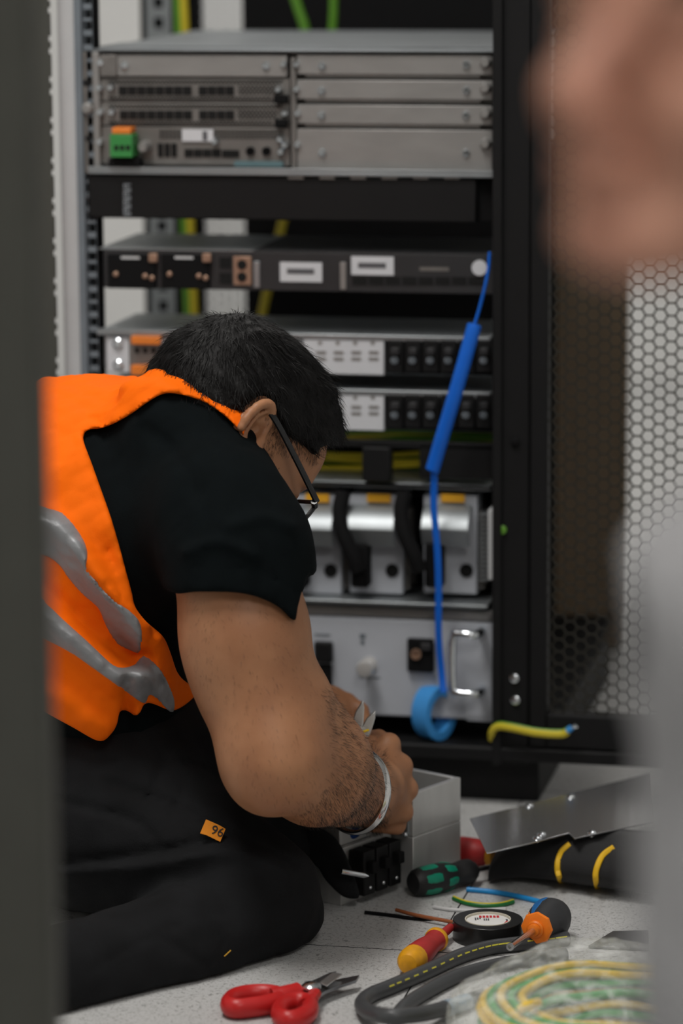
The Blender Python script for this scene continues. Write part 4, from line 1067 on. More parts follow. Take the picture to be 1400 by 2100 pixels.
def keep_side(c, N):
    px, py = proj(c[:, 0].astype(f32), c[:, 1].astype(f32), c[:, 2].astype(f32)); return (side(px, py) < 0) & ((N @ CZ) > 0.2)
mStub = mat('dark_body_hair', (0.012, 0.008, 0.006), 0.5, var=0)
strands(BV, BQ, 420, 0.006, 0.00035, lambda c: np.tile(-hu + hf * 0.3, (len(c), 1)), 0.0012, 'sideburn_hair', mStub, bodyo, keep_side)
# forearm hair
fa = Outline([(640, 1400), (700, 1400), (760, 1500), (800, 1560), (810, 1650), (775, 1720), (690, 1730), (590, 1715), (630, 1630), (668, 1570), (655, 1500)])
def keep_arm(c, N):
    px, py = proj(c[:, 0].astype(f32), c[:, 1].astype(f32), c[:, 2].astype(f32)); return (fa(px, py) + np.random.default_rng(1).random(len(px)) ** 0.7 * 42 < 0) & ((N @ CZ) > -0.25)
AV = np.concatenate([bb[1][0], bb[2][0]]); AQ = np.concatenate([bb[1][1], bb[2][1] + len(bb[1][0])])
wr_dir = A_wr - A_el; wr_dir /= np.linalg.norm(wr_dir)
strands(AV, AQ, 8000, 0.010, 0.00028, lambda c: np.tile(wr_dir * 0.8 - CY * 0.7, (len(c), 1)), 0.0022, 'forearm_hair', mStub, bodyo, keep_arm, 5)
fa2 = Outline([(370, 1225), (600, 1280), (690, 1500), (700, 1680), (560, 1660), (420, 1480)])
def keep_arm2(c, N):
    px, py = proj(c[:, 0].astype(f32), c[:, 1].astype(f32), c[:, 2].astype(f32)); return (fa2(px, py) < 0) & ((N @ CZ) > -0.25)
strands(AV, AQ, 900, 0.006, 0.0002, lambda c: np.tile(-CY + CX * 0.3, (len(c), 1)), 0.001, 'upper_arm_hair', mStub, bodyo, keep_arm2, 6)
# eyeglasses
mFrame = mat('black_acetate', (0.008, 0.008, 0.009), 0.25, var=0, spec=0.6)
mLens = mat('clear_lens', (0.9, 0.93, 0.95), 0.02, var=0, trans=1.0, ior=1.08)
gl_ = thing('eyeglasses', 'black rectangular eyeglasses worn by the kneeling man', 'glasses', tuple(HQ(100, -30, 0)))
gi = Matrix.Translation(-gl_.location)
def gchild(o, p=None): o.parent = p or gl_; o.matrix_parent_inverse = gi if p is None else Matrix.Identity(4); return o
hinge = Pn(650, 1030, 3.215)
e_a, e_b, e_c = hf, hu, hr
for s in (1, -1):
    h_ = hinge if s == 1 else hinge - e_c * 0.138
    eb = HQ(-4, -8, 80 * s); et = HQ(-26, -26, 79 * s); 
    if s == 1: eb = Pn(557, 850, 3.196); et = Pn(482, 838, 3.222); em = Pn(525, 832, 3.206)
    else: em = HQ(-14, -12, 80 * s)
    gchild(MB().tube(spline([Vector(h_), Vector((h_ + eb) / 2 + e_c * 0.002 * s), Vector(eb), Vector(em), Vector(et)], 6), [0.0030] * 13 + [0.0026] * 5 + [0.003, 0.0034, 0.004, 0.0042, 0.0042, 0.0038, 0.003][:7], 8, flat=(0.65, 1.15), up=tuple(e_c)).build('temple', mFrame))
    # rim: rounded rectangle in the plane of e_c, e_b
    c0 = h_ - e_c * 0.032 * s - e_b * 0.014 + e_a * 0.004
    pts = []
    for k in range(28):
        t = 2 * math.pi * k / 28; cx = math.copysign(abs(math.cos(t)) ** 0.6, math.cos(t)); sy = math.copysign(abs(math.sin(t)) ** 0.6, math.sin(t))
        pts.append(Vector(c0 + e_c * 0.027 * cx + e_b * 0.020 * sy + e_a * 0.003 * (1 - cx * cx)))
    rim = MB().tube(pts + pts[:2], 0.0022, 8).build('rim', mFrame); gchild(rim)
    lens = MB().rings([[p for p in pts], [p + Vector(e_a) * 0.0016 for p in pts]]).build('lens', mLens); gchild(lens, rim)
    gchild(MB().cyl(Vector(h_ - e_b * 0.002 + e_a * 0.004 - e_c * 0.006 * s), Vector(h_ - e_b * 0.002 - e_a * 0.003), 0.0032, 8).build('hinge_block', mFrame))
cm_ = hinge - e_c * 0.069 - e_b * 0.008 + e_a * 0.006
gchild(MB().tube(spline([Vector(cm_ + e_c * 0.011), Vector(cm_ + e_b * 0.004 + e_a * 0.003), Vector(cm_ - e_c * 0.011)], 5), 0.0022, 8).build('bridge', mFrame))
# bangle
mSilver = mat('polished_silver', (0.82, 0.82, 0.82), 0.18, 1.0, var=0.04, vscale=60)
bc_ = Pn(730, 1622, 3.248)
bn = CX * 0.66 - CZ * 0.74 - CY * 0.10; bn /= np.linalg.norm(bn)
bu = CY - bn * (CY @ bn); bu /= np.linalg.norm(bu); bw = np.cross(bn, bu)
rs = []
for k in range(64):
    t = 2 * math.pi * k / 64; d_ = bu * math.cos(t) + bw * math.sin(t)
    rs.append([Vector(bc_ + d_ * (0.0408 + 0.0028 * math.cos(a)) + bn * 0.0048 * math.sin(a)) for a in [2 * math.pi * j / 10 for j in range(10)]])
bo = tag(MB().rings(rs, closed=True).build('bangle', mSilver, origin=tuple(bc_)), 'shiny silver steel bangle round the kneeling man\'s wrist', 'bangle')
# trouser tag, flap, stitch
tb = bvh_of(trou)
mTag = mat('orange_cloth_tag', (0.72, 0.24, 0.01), 0.8, var=0.08, bump=0.2, bscale=400)
q, nrm = hit(tb, 436, 1706)
q = Vector(q); away = (q - Vector((0, 0, CAM_H))).normalized()
nn = (Vector(nrm) * 0.6 - away * 0.6).normalized()
ex = (P(457, 1712, q.y) - P(415, 1696, q.y)).normalized(); ex = (ex - nn * ex.dot(nn)).normalized(); ey = nn.cross(ex)
q = q + nn * 0.006
tg = MB().prism([(-0.0105, -0.0070), (-0.004, -0.0066), (0.003, -0.0074), (0.0102, -0.0082), (0.0108, 0.0052), (0.004, 0.0066), (-0.004, 0.0072), (-0.0098, 0.0076)], tuple(q), tuple(ex), tuple(ey), tuple(nn), 0.0016).build('size_tag', mTag); tpart(tg)
fc = bpy.data.curves.new('tag_number', 'FONT'); fc.body = '96'; fc.size = 0.0125; fc.extrude = 0.0002; fc.align_x = 'CENTER'; fc.align_y = 'CENTER'
ft = bpy.data.objects.new('tag_text', fc); COL.objects.link(ft); bpy.context.view_layer.update()
fm_ = bpy.data.meshes.new_from_object(ft.evaluated_get(bpy.context.evaluated_depsgraph_get())); bpy.data.objects.remove(ft); fm_.materials.clear()
fo = bpy.data.objects.new('tag_number', fm_); COL.objects.link(fo); fm_.materials.append(mat('black_ink', (0.01, 0.01, 0.01), 0.7, var=0))
Mx = Matrix((ex, ey, nn)).transposed().to_4x4(); Mx.translation = q + ex * 0.0045 + nn * 0.002
fo.matrix_world = Mx; fo.parent = tg; fo.matrix_parent_inverse = Matrix.Identity(4); fo.matrix_basis = Mx
# pocket flap in front of the knee
Yf = 3.30
fl_ = SDF().cap(Pn(600, 1700, Yf), Pn(690, 1775, Yf - 0.01), 0.030, 0.020, 0.01).cap(Pn(690, 1775, Yf - 0.01), Pn(728, 1834, Yf - 0.02), 0.020, 0.004, 0.01)
flo = Outline([(560, 1660), (630, 1685), (680, 1712), (705, 1745), (724, 1790), (737, 1834), (730, 1843), (702, 1838), (668, 1806), (640, 1770), (560, 1760)])
def flapf(X, Y, Z):
    px, py = proj(X, Y, Z); D = np.abs(Y - f32(Yf - 0.005) + f32(0.012) * np.sin((px - 560) / 60) + (px - 650) * f32(0.00012)) - f32(0.006)
    return smax(D + f32(0.001) * wobble(X, Y, Z, 150, 1), flo(px, py) * f32(0.00047), 0.004)
b0_, b1_ = box_of([Pn(560, 1850, Yf), Pn(745, 1650, Yf)], 0.045)
b0_[2] = max(b0_[2], 0.001)
tpart(mesh_obj('pocket_flap', [sdf_mesh(flapf, b0_, b1_, 0.0025)], mTrous))
q, nrm = hit(tb, 466, 1954)
if q: tpart(MB().tube([P(460, 1961, q.y - 0.003), P(473, 1949, q.y - 0.003)], 0.0007, 6).build('stitch', mat('amber_thread', (0.6, 0.33, 0.03), 0.6, var=0)))
# wire cutters in the hand
ct = thing('wire_cutters', 'red-handled wire cutters with steel jaws gripped in the man\'s fist', 'pliers', tuple(Pn(738, 1520, 3.32)))
ci = Matrix.Translation(-ct.location)
def cchild(o): o.parent = ct; o.matrix_parent_inverse = ci; return o
mJaw = mat('brushed_jaw_steel', (0.62, 0.62, 0.60), 0.28, 0.9, var=0.06, vscale=80)
mRedH = mat('red_rubber', (0.62, 0.02, 0.02), 0.4, var=0.05)
Yc = 3.318
def flat_poly(pts, Y, th):
    a = [P(x, y, Y) for x, y in pts]; ax = Vector(CX); az = Vector(-CZ); ay = Vector(CY); o = a[0]
    return MB().prism([((p - o).dot(ax), (p - o).dot(ay)) for p in a], o, ax, ay, az, th)
cchild(flat_poly([(719, 1512), (722, 1482), (729, 1460), (744, 1436), (747, 1452), (745, 1482), (738, 1514)], Yc, 0.006).build('jaw', mJaw, None, 0.001))
cchild(flat_poly([(734, 1514), (742, 1490), (752, 1473), (770, 1457), (769, 1474), (760, 1504), (752, 1520)], Yc + 0.007, 0.006).build('jaw', mJaw, None, 0.001))
cchild(MB().cyl(P(741, 1502, Yc - 0.003), P(741, 1502, Yc + 0.016), 0.0045, 14).build('pivot', mJaw))
for (pts, yy) in (([(731, 1514), (728, 1540), (722, 1600), (716, 1660), (712, 1698)], Yc + 0.004), ([(746, 1518), (758, 1560), (752, 1620), (738, 1680), (728, 1704)], Yc + 0.022)):
    cchild(MB().tube(spline([P(a, b, yy) for a, b in pts], 5), 0.0082, 12, flat=(1, 0.75)).build('handle', mRedH))
    a, b = pts[-1]; cchild(MB().ell(P(a + 3, b + 8, yy), (0.012, 0.008, 0.008)).build('handle_end', mat('navy_rubber', (0.01, 0.05, 0.22), 0.45)))
cchild(MB().ell(P(731, 1513, Yc - 0.001), (0.0085, 0.007, 0.0065)).build('handle_guard', mRedH))
yw = MB().tube(spline([P(668, 1470, 3.47), P(705, 1490, 3.41), P(735, 1502, 3.311), P(755, 1497, 3.309)], 5), 0.0013, 8)
tag(yw.build('copper_wire', mat('bright_yellow_insulation', (0.85, 0.55, 0.01), 0.4, var=0), origin=tuple(P(705, 1490, 3.44))), 'short yellow wire held between the cutter jaws', 'wire')
# ------------------------------------------------------------------ things on the floor
Zv = Vector((0, 0, 1))
# aluminium enclosure: two blocks in an L, corner towards the camera
mAlu = mat('brushed_aluminium', (0.64, 0.64, 0.63), 0.42, 0.65, var=0.08, vscale=50, stretch=(1, 1, 0.2))
A0 = G(699, 1858); B0 = G(847, 1826)
er = (G(800, 1820) - A0); er.z = 0; er.normalize(); el = Vector((-er.y, er.x, 0))
enc = thing('aluminium_enclosure', 'open aluminium enclosure of two stepped blocks with black breakers beside the man\'s hand', 'enclosure', tuple(A0))
ei = Matrix.Translation(-enc.location)
def lb(name, m, o, a0, a1, b0, b1, z0, z1, bevel=0.0008, p=None):     # box along er / el from origin o
    mb = MB(); o = Vector(o)
    c = o + er * (a0 + a1) / 2 + el * (b0 + b1) / 2 + Zv * ((z0 + z1) / 2)
    ob = mb.obox(c, er, el, Zv, abs(a1 - a0) / 2, abs(b1 - b0) / 2, abs(z1 - z0) / 2).build(name, m, None, bevel)
    ob.parent = p or enc; ob.matrix_parent_inverse = ei if p is None else Matrix.Identity(4)
    return ob
La = (G(800, 1820) - A0).length + 0.002
def zup(px, py, base):                              # height of pixel on the vertical line above a ground point
    d = ray(px, py); hor = math.hypot(d.x, d.y); dist = math.hypot(base.x, base.y); return CAM_H + d.z / hor * dist
hA = zup(699, 1741, A0); hB = zup(847, 1628, B0); hS = zup(847, 1718, B0)
wl = 0.060
lb('lower_block', mAlu, A0, 0, La, 0, wl, 0.0, hA)
lb('upper_block', mAlu, A0, 0.006, La, 0.006, wl - 0.004, hA + 0.0003, hA + 0.05)
b_a = (B0 - A0).dot(er); b_b = (B0 - A0).dot(el)
Lr = (G(941, 1774) - B0); wr_ = Lr.dot(er); 
depthB = La - b_a if La > b_a else 0.06
bl = max(0.03, -b_b + 0.0)                          # how far block B comes out in front of A's face
x0b, x1b = b_a, b_a + wr_ * 0.80; y0b, y1b = b_b, b_b + 0.085
lb('lower_block', mAlu, A0, x0b, x1b, y0b, y1b, 0.0, hS)
t = 0.006
for (a0, a1, c0_, c1_) in ((x0b, x1b, y0b, y0b + t), (x0b, x1b, y1b - t, y1b), (x0b, x0b + t, y0b + t + 0.0002, y1b - t - 0.0002), (x1b - t, x1b, y0b + t + 0.0002, y1b - t - 0.0002)):
    lb('upper_wall', mAlu, A0, a0, a1, c0_, c1_, hS + 0.0006, hB)
lb('inner_shade_floor', mHole, A0, x0b + t, x1b - t, y0b + t, y1b - t, hS + 0.0003, hS + 0.004, 0)  # near-black colour paints in the shade inside the open block
lb('top_lip', mAlu, A0, x0b + t, x1b - t, y1b - t - 0.012, y1b - t, hB - 0.004, hB - 0.001)
lb('corner_groove', mGreyDev, A0, x0b - 0.0012, x0b + 0.0003, y0b + 0.010, y0b + 0.016, hS + 0.001, hB - 0.001, 0)
lb('corner_rod', mSteel, A0, x0b - 0.003, x0b - 0.0003, y0b + 0.004, y0b + 0.009, hS + 0.003, hB - 0.001, 0.001)
sc_ = MB().ell(A0 + er * (x0b - 0.003) + el * (y0b + 0.008) + Zv * (hS + 0.003), (0.003, 0.003, 0.003)).build('screw', mScrew); sc_.parent = enc; sc_.matrix_parent_inverse = ei
for i in range(3):
    a = 0.012 + i * (La - 0.018) / 3; w = (La - 0.018) / 3 - 0.003
    brk = lb('breaker', mBlack, A0, a, a + w, -0.020, -0.0004, 0.010, 0.056, 0.0015)
    lb('breaker_toggle', mBlackM, A0, a + w * 0.25, a + w * 0.75, -0.028, -0.0205, 0.034, 0.046, 0.001, brk)
    o = MB().ell(A0 + er * (a + w / 2) - el * 0.0205 + Zv * 0.018, (0.002, 0.002, 0.002), n=10, m=6).build('terminal_screw', mScrew); o.parent = brk; o.matrix_parent_inverse = Matrix.Identity(4)
# pointed steel pin leaning before the breakers
pb_ = A0 - el * 0.036
pn = MB(); p0_ = P(700, 1787, A0.y - 0.03); p1_2 = P(756, 1797, A0.y - 0.022)
pn.lathe(p0_, p1_2 - p0_, [(0, 0.0028), ((p1_2 - p0_).length * 0.82, 0.0028), ((p1_2 - p0_).length, 0.0004)], 10)
tag(pn.build('steel_punch', mScrew, origin=tuple(p0_)), 'thin pointed steel punch in front of the black breakers', 'punch')

def lying(px0, py0, px1, py1, r0, r1):              # axis of something lying on the floor; pixels are of its centre line
    a = G(px0, py0, r0); b = G(px1, py1, r1); return a, (b - a).normalized(), (b - a).length
def lat(o, name, m, a, d, prof, n=24, p=None):
    ob = MB().lathe(a, d, prof, n).build(name, m, None); ob.parent = p or o; ob.matrix_parent_inverse = Matrix.Translation(-o.location) if p is None else Matrix.Identity(4); return ob
# green and black screwdriver
a, d, L = lying(845, 1812, 985, 1782, 0.0155, 0.0145)
gs = thing('screwdriver', 'screwdriver with green and black faceted grip lying by the aluminium enclosure', 'screwdriver', (a.x, a.y, 0))
mGrip = mat('black_grip_rubber', (0.012, 0.012, 0.013), 0.5, var=0.1)
mTeal = mat('green_grip_inlay', (0.0, 0.22, 0.13), 0.4, var=0.06)
mChrome = mat('chrome_shaft', (0.66, 0.66, 0.66), 0.2, 1.0, var=0)
prof = [(0, 0.006), (0.001, 0.0105), (0.005, 0.0135), (0.015, 0.0150), (0.030, 0.0155), (0.040, 0.0150), (0.048, 0.0130), (0.054, 0.0118), (0.060, 0.0125), (0.066, 0.0135), (0.074, 0.013), (0.080, 0.009), (0.083, 0.006)]
lat(gs, 'grip', mGrip, a, d, prof, 24)
def rad(prof, t):
    for (t0, r0), (t1, r1) in zip(prof[:-1], prof[1:]):
        if t0 <= t <= t1: return r0 + (r1 - r0) * (t - t0) / (t1 - t0)
    return prof[-1][1]
u_ = d.orthogonal().normalized(); w_ = d.cross(u_)
for ring_, (t0, t1) in enumerate(((0.0065, 0.0325), (0.0345, 0.0535))):
    for k in range(6):
        th0 = 2 * math.pi * (k + (0.5 if ring_ else 0)) / 6
        mb = MB(); rows = []
        for i in range(5):
            t = t0 + (t1 - t0) * i / 4; hw = 0.47 * (1 - 0.20 * abs(i - 2) / 2); row = []
            for j in range(5):
                th = th0 + hw * (j - 2) / 2; edge = (abs(j - 2) == 2 or abs(i - 2) == 2)
                rr = rad(prof, t) + (-0.0008 if edge else 0.0007)
                row.append(a + d * t + (u_ * math.cos(th) + w_ * math.sin(th)) * rr)
            rows.append(row)
        vs = [p for r_ in rows for p in r_]
        fs = [(i * 5 + j, i * 5 + j + 1, (i + 1) * 5 + j + 1, (i + 1) * 5 + j) for i in range(4) for j in range(4)]
        ob = MB().add(vs, fs).build('grip_inlay', mTeal, None); ob.parent = gs; ob.matrix_parent_inverse = Matrix.Translation(-gs.location)
lat(gs, 'shaft', mChrome, a + d * 0.083, d, [(0, 0.003), (0.05, 0.003), (0.056, 0.0015)], 12)
# red and yellow insulated screwdriver
a, d, L = lying(834, 1978, 934, 1893, 0.0130, 0.0120)
rs_ = thing('screwdriver', 'red and yellow insulated screwdriver pointing at the tape roll', 'screwdriver', (a.x, a.y, 0))
mRedG = mat('red_grip', (0.42, 0.025, 0.025), 0.5, var=0.08, vscale=60); mYelG = mat('yellow_grip', (0.72, 0.33, 0.01), 0.45, var=0.15, vscale=90)
s_ = L / 0.125
P1 = [(0, 0.004), (0.0015 * s_, 0.009), (0.006 * s_, 0.0122), (0.012 * s_, 0.0132), (0.020 * s_, 0.0130)]
lat(rs_, 'grip_cap', mYelG, a, d, P1, 20)
lat(rs_, 'grip', mRedG, a, d, [(0.0195 * s_, 0.0125), (0.022 * s_, 0.0131), (0.040 * s_, 0.0122), (0.056 * s_, 0.0102), (0.066 * s_, 0.0098), (0.072 * s_, 0.0108)], 20)
lat(rs_, 'grip_collar', mYelG, a, d, [(0.0715 * s_, 0.0108), (0.073 * s_, 0.0118), (0.076 * s_, 0.0118), (0.079 * s_, 0.0096)], 20)
lat(rs_, 'insulated_shaft', mRedG, a, d, [(0.0785 * s_, 0.0062), (0.085 * s_, 0.0048), (0.110 * s_, 0.0042), (0.112 * s_, 0.0040)], 14)
lat(rs_, 'blade', mChrome, a, d, [(0.1115 * s_, 0.0026), (L - 0.004, 0.0024), (L, 0.0015)], 10)
# orange flanged screwdriver with blue-black handle
a = G(1128, 1884, 0.021); b = G(1045, 1942, 0.026); d = (b - a).normalized(); L = (b - a).length
os_ = thing('screwdriver', 'stubby screwdriver with orange flange and blue-black handle resting on the grey cable', 'screwdriver', (a.x, a.y, 0))
mBlk = mat('charcoal_soft_grip', (0.028, 0.029, 0.032), 0.55, var=0.15, bump=0.1); mBluG = mat('blue_grip_inlay', (0.01, 0.13, 0.38), 0.45, var=0.1); mOrG = mat('orange_flange', (0.86, 0.20, 0.01), 0.45, var=0.12, vscale=60)
hp = [(-0.020, 0.006), (-0.018, 0.012), (-0.012, 0.0175), (-0.002, 0.0205), (0.010, 0.0200), (0.020, 0.0165), (0.028, 0.0135), (0.034, 0.0125)]
hd = lat(os_, 'handle', mBlk, a, d, hp, 24)
u_ = d.orthogonal().normalized(); w_ = d.cross(u_)
for k, (th0, mm, t0, t1, hw0) in enumerate(((None, mBluG, -0.006, 0.031, 0.36), (None, mOrG, 0.014, 0.031, 0.14))):
    # facing up and to the left
    tgt = Vector((-0.50, -0.45, 0.75)).normalized() if k == 0 else Vector((-0.85, -0.45, 0.30)).normalized()
    th0 = math.atan2(tgt.dot(w_), tgt.dot(u_)); rows = []
    for i in range(9):
        t = t0 + (t1 - t0) * i / 8; hw = hw0 * (0.45 + 0.55 * math.sin(math.pi * min(1, (i + 1) / 8))); row = []
        for j in range(7):
            th = th0 + hw * (j - 3) / 3 + (0.35 * (i / 8) if k == 0 else 0); edge = abs(j - 3) == 3 or i in (0, 8)
            row.append(a + d * t + (u_ * math.cos(th) + w_ * math.sin(th)) * (rad(hp, t) + (-0.001 if edge else 0.0006)))
        rows.append(row)
    vs = [p for r_ in rows for p in r_]; fs = [(i * 7 + j, i * 7 + j + 1, (i + 1) * 7 + j + 1, (i + 1) * 7 + j) for i in range(8) for j in range(6)]
    ob = MB().add(vs, fs).build('grip_inlay', mm, None); ob.parent = os_; ob.matrix_parent_inverse = Matrix.Translation(-os_.location)
fl1 = lat(os_, 'flange', mOrG, a, d, [(0.0335, 0.010), (0.035, 0.0152), (0.038, 0.0162), (0.0405, 0.0152), (0.042, 0.0095)], 8)
lat(os_, 'flange_boss', mOrG, a, d, [(0.0415, 0.0085), (0.044, 0.0085), (0.0455, 0.0070), (0.0455, 0.0062), (0.050, 0.0055), (0.051, 0.003)], 20)
lat(os_, 'shaft', mChrome, a, d, [(0.0505, 0.0032), (L - 0.004, 0.0032), (L - 0.002, 0.0038), (L, 0.0038), (L, 0.0018), (L - 0.003, 0.0016)], 12)
# tape roll
tc_ = G(1000, 1924); TH = 0.0195
tp = thing('insulating_tape', 'roll of black insulating tape with white printed core on the floor', 'tape', tuple(tc_))
rt = (G(1072, 1924) - tc_).length
ti = Matrix.Translation(-tp.location)
def ringmesh(c, ro, ri, z0, z1, n=48):
    return MB().rings([[c + Vector((math.cos(2 * math.pi * i / n) * r_, math.sin(2 * math.pi * i / n) * r_, z_)) for r_, z_ in ((ro, z0), (ro, z1), (ri, z1), (ri, z0))] for i in range(n)], closed=True)
def tchild(o, p=None): o.parent = p or tp; o.matrix_parent_inverse = ti if p is None else Matrix.Identity(4); return o
mTape = mat('black_vinyl_tape', (0.012, 0.012, 0.012), 0.28, var=0.1, bump=0.06, bscale=150)
tchild(ringmesh(tc_, rt, rt * 0.66, 0.0, TH).build('tape_winding', mTape, None, 0.0008))
tchild(ringmesh(tc_, rt * 0.655, rt * 0.625, 0.0, TH + 0.0004).build('card_core', mat('cream_card', (0.62, 0.58, 0.48), 0.7)))
lab = tchild(MB().lathe(tc_ + Zv * (TH - 0.003), Zv, [(0, rt * 0.62), (0.0012, rt * 0.62)], 40).build('core_label', mat('white_card_label', (0.74, 0.73, 0.71), 0.6)))
mRedI = mat('red_print', (0.55, 0.02, 0.03), 0.6, var=0); mGreyI = mat('dark_print', (0.12, 0.12, 0.13), 0.6, var=0)
zl = TH - 0.0016
def lprint(x0, x1, y0, y1, mm): tchild(MB().box(tc_.x + x0, tc_.x + x1, tc_.y + y0, tc_.y + y1, tc_.z + zl, tc_.z + zl + 0.0002).build('printed_mark', mm), lab)
for i in range(6): lprint(-0.008 + i * 0.0034, -0.0056 + i * 0.0034, 0.009, 0.0155, mRedI)
for i in range(3): lprint(-0.0125 + i * 0.0022, -0.0110 + i * 0.0022, 0.001 + i * 0.002, 0.009, mGreyI)
for i in range(3): lprint(-0.004 + i * 0.002, -0.0027 + i * 0.002, 0.0, 0.006, mGreyI)
for i in range(5):
    t = -0.5 + i * 0.16; x, y = 0.0185 * math.cos(t), 0.0185 * math.sin(t)
    lprint(x - 0.001, x + 0.001, y - 0.0014, y + 0.0014, mRedI if i < 3 else mGreyI)
# loose cut wires
def wire(label, pts, r, mm, zoff=0.0, stripe=None, name='cut_wire'):
    path = spline([G(x, y, r + zoff) for x, y in pts], 5)
    o = thing(name, label, 'wire', (path[0].x, path[0].y, 0)); i_ = Matrix.Translation(-o.location)
    w = MB().tube(path, r, 10).build('insulation', mm); w.parent = o; w.matrix_parent_inverse = i_
    c = MB().cyl(path[-1], path[-1] + (path[-1] - path[-2]).normalized() * 0.0006, r * 0.55, 8).build('copper_core', mCopper); c.parent = o; c.matrix_parent_inverse = i_
    if stripe:
        s2 = MB().tube([p + Vector((0, 0.0002, r * 0.62)) for p in path], r * 0.62, 8).build('stripe', stripe); s2.parent = o; s2.matrix_parent_inverse = i_
    return o
wire('straight black cut wire on the floor left of the tape roll', [(748, 1871), (800, 1877), (850, 1884), (888, 1884)], 0.0019, mBlackM)
wire('brown cut wire crossing the black one beside the tape roll', [(812, 1866), (845, 1875), (890, 1884), (934, 1892)], 0.0019, mat('brown_insulation', (0.30, 0.09, 0.03), 0.45), 0.004)
wire('white cut wire lying behind the tape roll', [(889, 1860), (930, 1866), (980, 1867), (1036, 1864)], 0.0020, mat('white_insulation', (0.55, 0.55, 0.55), 0.45))
wire('curved green-yellow cut wire behind the tape roll', [(930, 1842), (955, 1852), (990, 1857), (1025, 1856), (1052, 1849)], 0.0024, mat('deep_green_insulation', (0.01, 0.14, 0.03), 0.4), 0, mGY_y)
wire('bright blue cut wire running from the tool pouch towards the orange screwdriver', [(957, 1824), (1010, 1829), (1060, 1838), (1110, 1850), (1135, 1857)], 0.0027, mat('blue_insulation', (0.01, 0.24, 0.58), 0.4))
# grey cables
mCab = mat('grey_cable_sheath', (0.055, 0.057, 0.060), 0.42, var=0.1, vscale=20)
def cable(label, pts, r, marks=None, zs=None):
    path = spline([G(x, y, (zs[i] if zs else r)) for i, (x, y) in enumerate(pts)], 8)
    o = thing('power_cable', label, 'cable', (path[0].x, path[0].y, 0)); i_ = Matrix.Translation(-o.location)
    sh = MB().tube(path, r, 14).build('sheath', mCab); sh.parent = o; sh.matrix_parent_inverse = i_
    for e, e2 in ((0, 1), (-1, -2)):
        c = MB().cyl(path[e], path[e] + (path[e] - path[e2]).normalized() * 0.001, r * 0.6, 10).build('cut_end', mBlackM); c.parent = o; c.matrix_parent_inverse = i_
    return o, path, i_
rcb = 0.0072
co, path, i_ = cable('thick grey cable bent into a loop with dashed yellow print', [(1163, 1924), (1120, 1930), (1060, 1936), (1000, 1944), (940, 1962), (870, 1994), (800, 2024), (757, 2042), (742, 2060), (758, 2076), (800, 2084), (860, 2080), (920, 2066), (990, 2044)], rcb, zs=[rcb] * 8 + [0.009, 0.015, 0.022, 0.019, 0.010, rcb])
mYP = mat('yellow_print', (0.55, 0.50, 0.05), 0.5, var=0)
def dashes(path, i0, i1, step, ln):
    for i in range(i0, i1, step):
        p, q = path[i], path[i + 1]; t = (q - p).normalized(); s = t.cross(Zv).normalized()
        if s.y > 0: s = -s
        n_ = (Zv * 0.55 + s * 0.85).normalized(); b_ = t.cross(n_)
        o = MB().obox(p + n_ * rcb * 0.985, t, b_, n_, ln, 0.0007, 0.0003).build('printed_dash', mYP); o.parent = co; o.matrix_parent_inverse = i_
dashes(path, 3, 14, 2, 0.0030); dashes(path, 19, 50, 2, 0.0034)
k0 = 8 * 12 - 1
bt = MB().tube(path[k0:k0 + 6], rcb + 0.0005, 14).build('pale_band', mat('pale_blue_tape', (0.30, 0.38, 0.45), 0.4)); bt.parent = co; bt.matrix_parent_inverse = i_
co2, path2, i2 = cable('second grey cable running straight back from its cut end inside the loop', [(809, 2090), (832, 2062), (870, 2036), (930, 2005), (1000, 1984), (1080, 1968), (1160, 1958)], rcb * 0.95)
# scissors
sc = thing('electrician_scissors', 'red-handled electrician scissors lying open on the floor at the bottom', 'scissors', tuple(G(640, 2040)))
si = Matrix.Translation(-sc.location)
def schild(o): o.parent = sc; o.matrix_parent_inverse = si; return o
mRedS = mat('red_plastic', (0.50, 0.015, 0.015), 0.38, var=0.06); mBlade = mat('blade_steel', (0.30, 0.31, 0.33), 0.25, 0.95, var=0.05, vscale=80); mTip = mat('bright_blade_edge', (0.75, 0.75, 0.74), 0.25, 0.9, var=0.05)
def loop(pts, r, z):
    path = spline([G(x, y, z) for x, y in pts], 6, closed=True); n = len(path); rs = []
    for i in range(n):
        t = (path[(i + 1) % n] - path[i - 1]).normalized(); s = t.cross(Zv)
        rs.append([path[i] + s * math.cos(a_) * r + Zv * math.sin(a_) * r * 1.25 for a_ in [2 * math.pi * k / 12 for k in range(12)]])
    return MB().rings(rs, closed=True)
schild(loop([(468, 2061), (478, 2048), (505, 2040), (540, 2038), (568, 2042), (576, 2050), (548, 2060), (510, 2066), (482, 2068)], 0.0076, 0.0105).build('handle_loop', mRedS))
schild(MB().tube(spline([G(560, 2046, 0.013), G(588, 2038, 0.015), G(614, 2030, 0.016)], 5), [0.0095, 0.0095, 0.009, 0.009, 0.0088, 0.0085, 0.0085, 0.008, 0.008, 0.008, 0.0076], 10, flat=(1, 0.8)).build('handle_neck', mRedS))
schild(loop([(572, 2080), (580, 2064), (600, 2056), (625, 2056), (636, 2064), (632, 2078), (610, 2090), (585, 2092)], 0.0078, 0.0105).build('handle_loop', mRedS))
schild(MB().tube(spline([G(626, 2062, 0.012), G(636, 2052, 0.013), G(644, 2040, 0.014)], 5), [0.0085] * 6 + [0.0075] * 5, 10, flat=(1, 0.8)).build('handle_neck', mRedS))
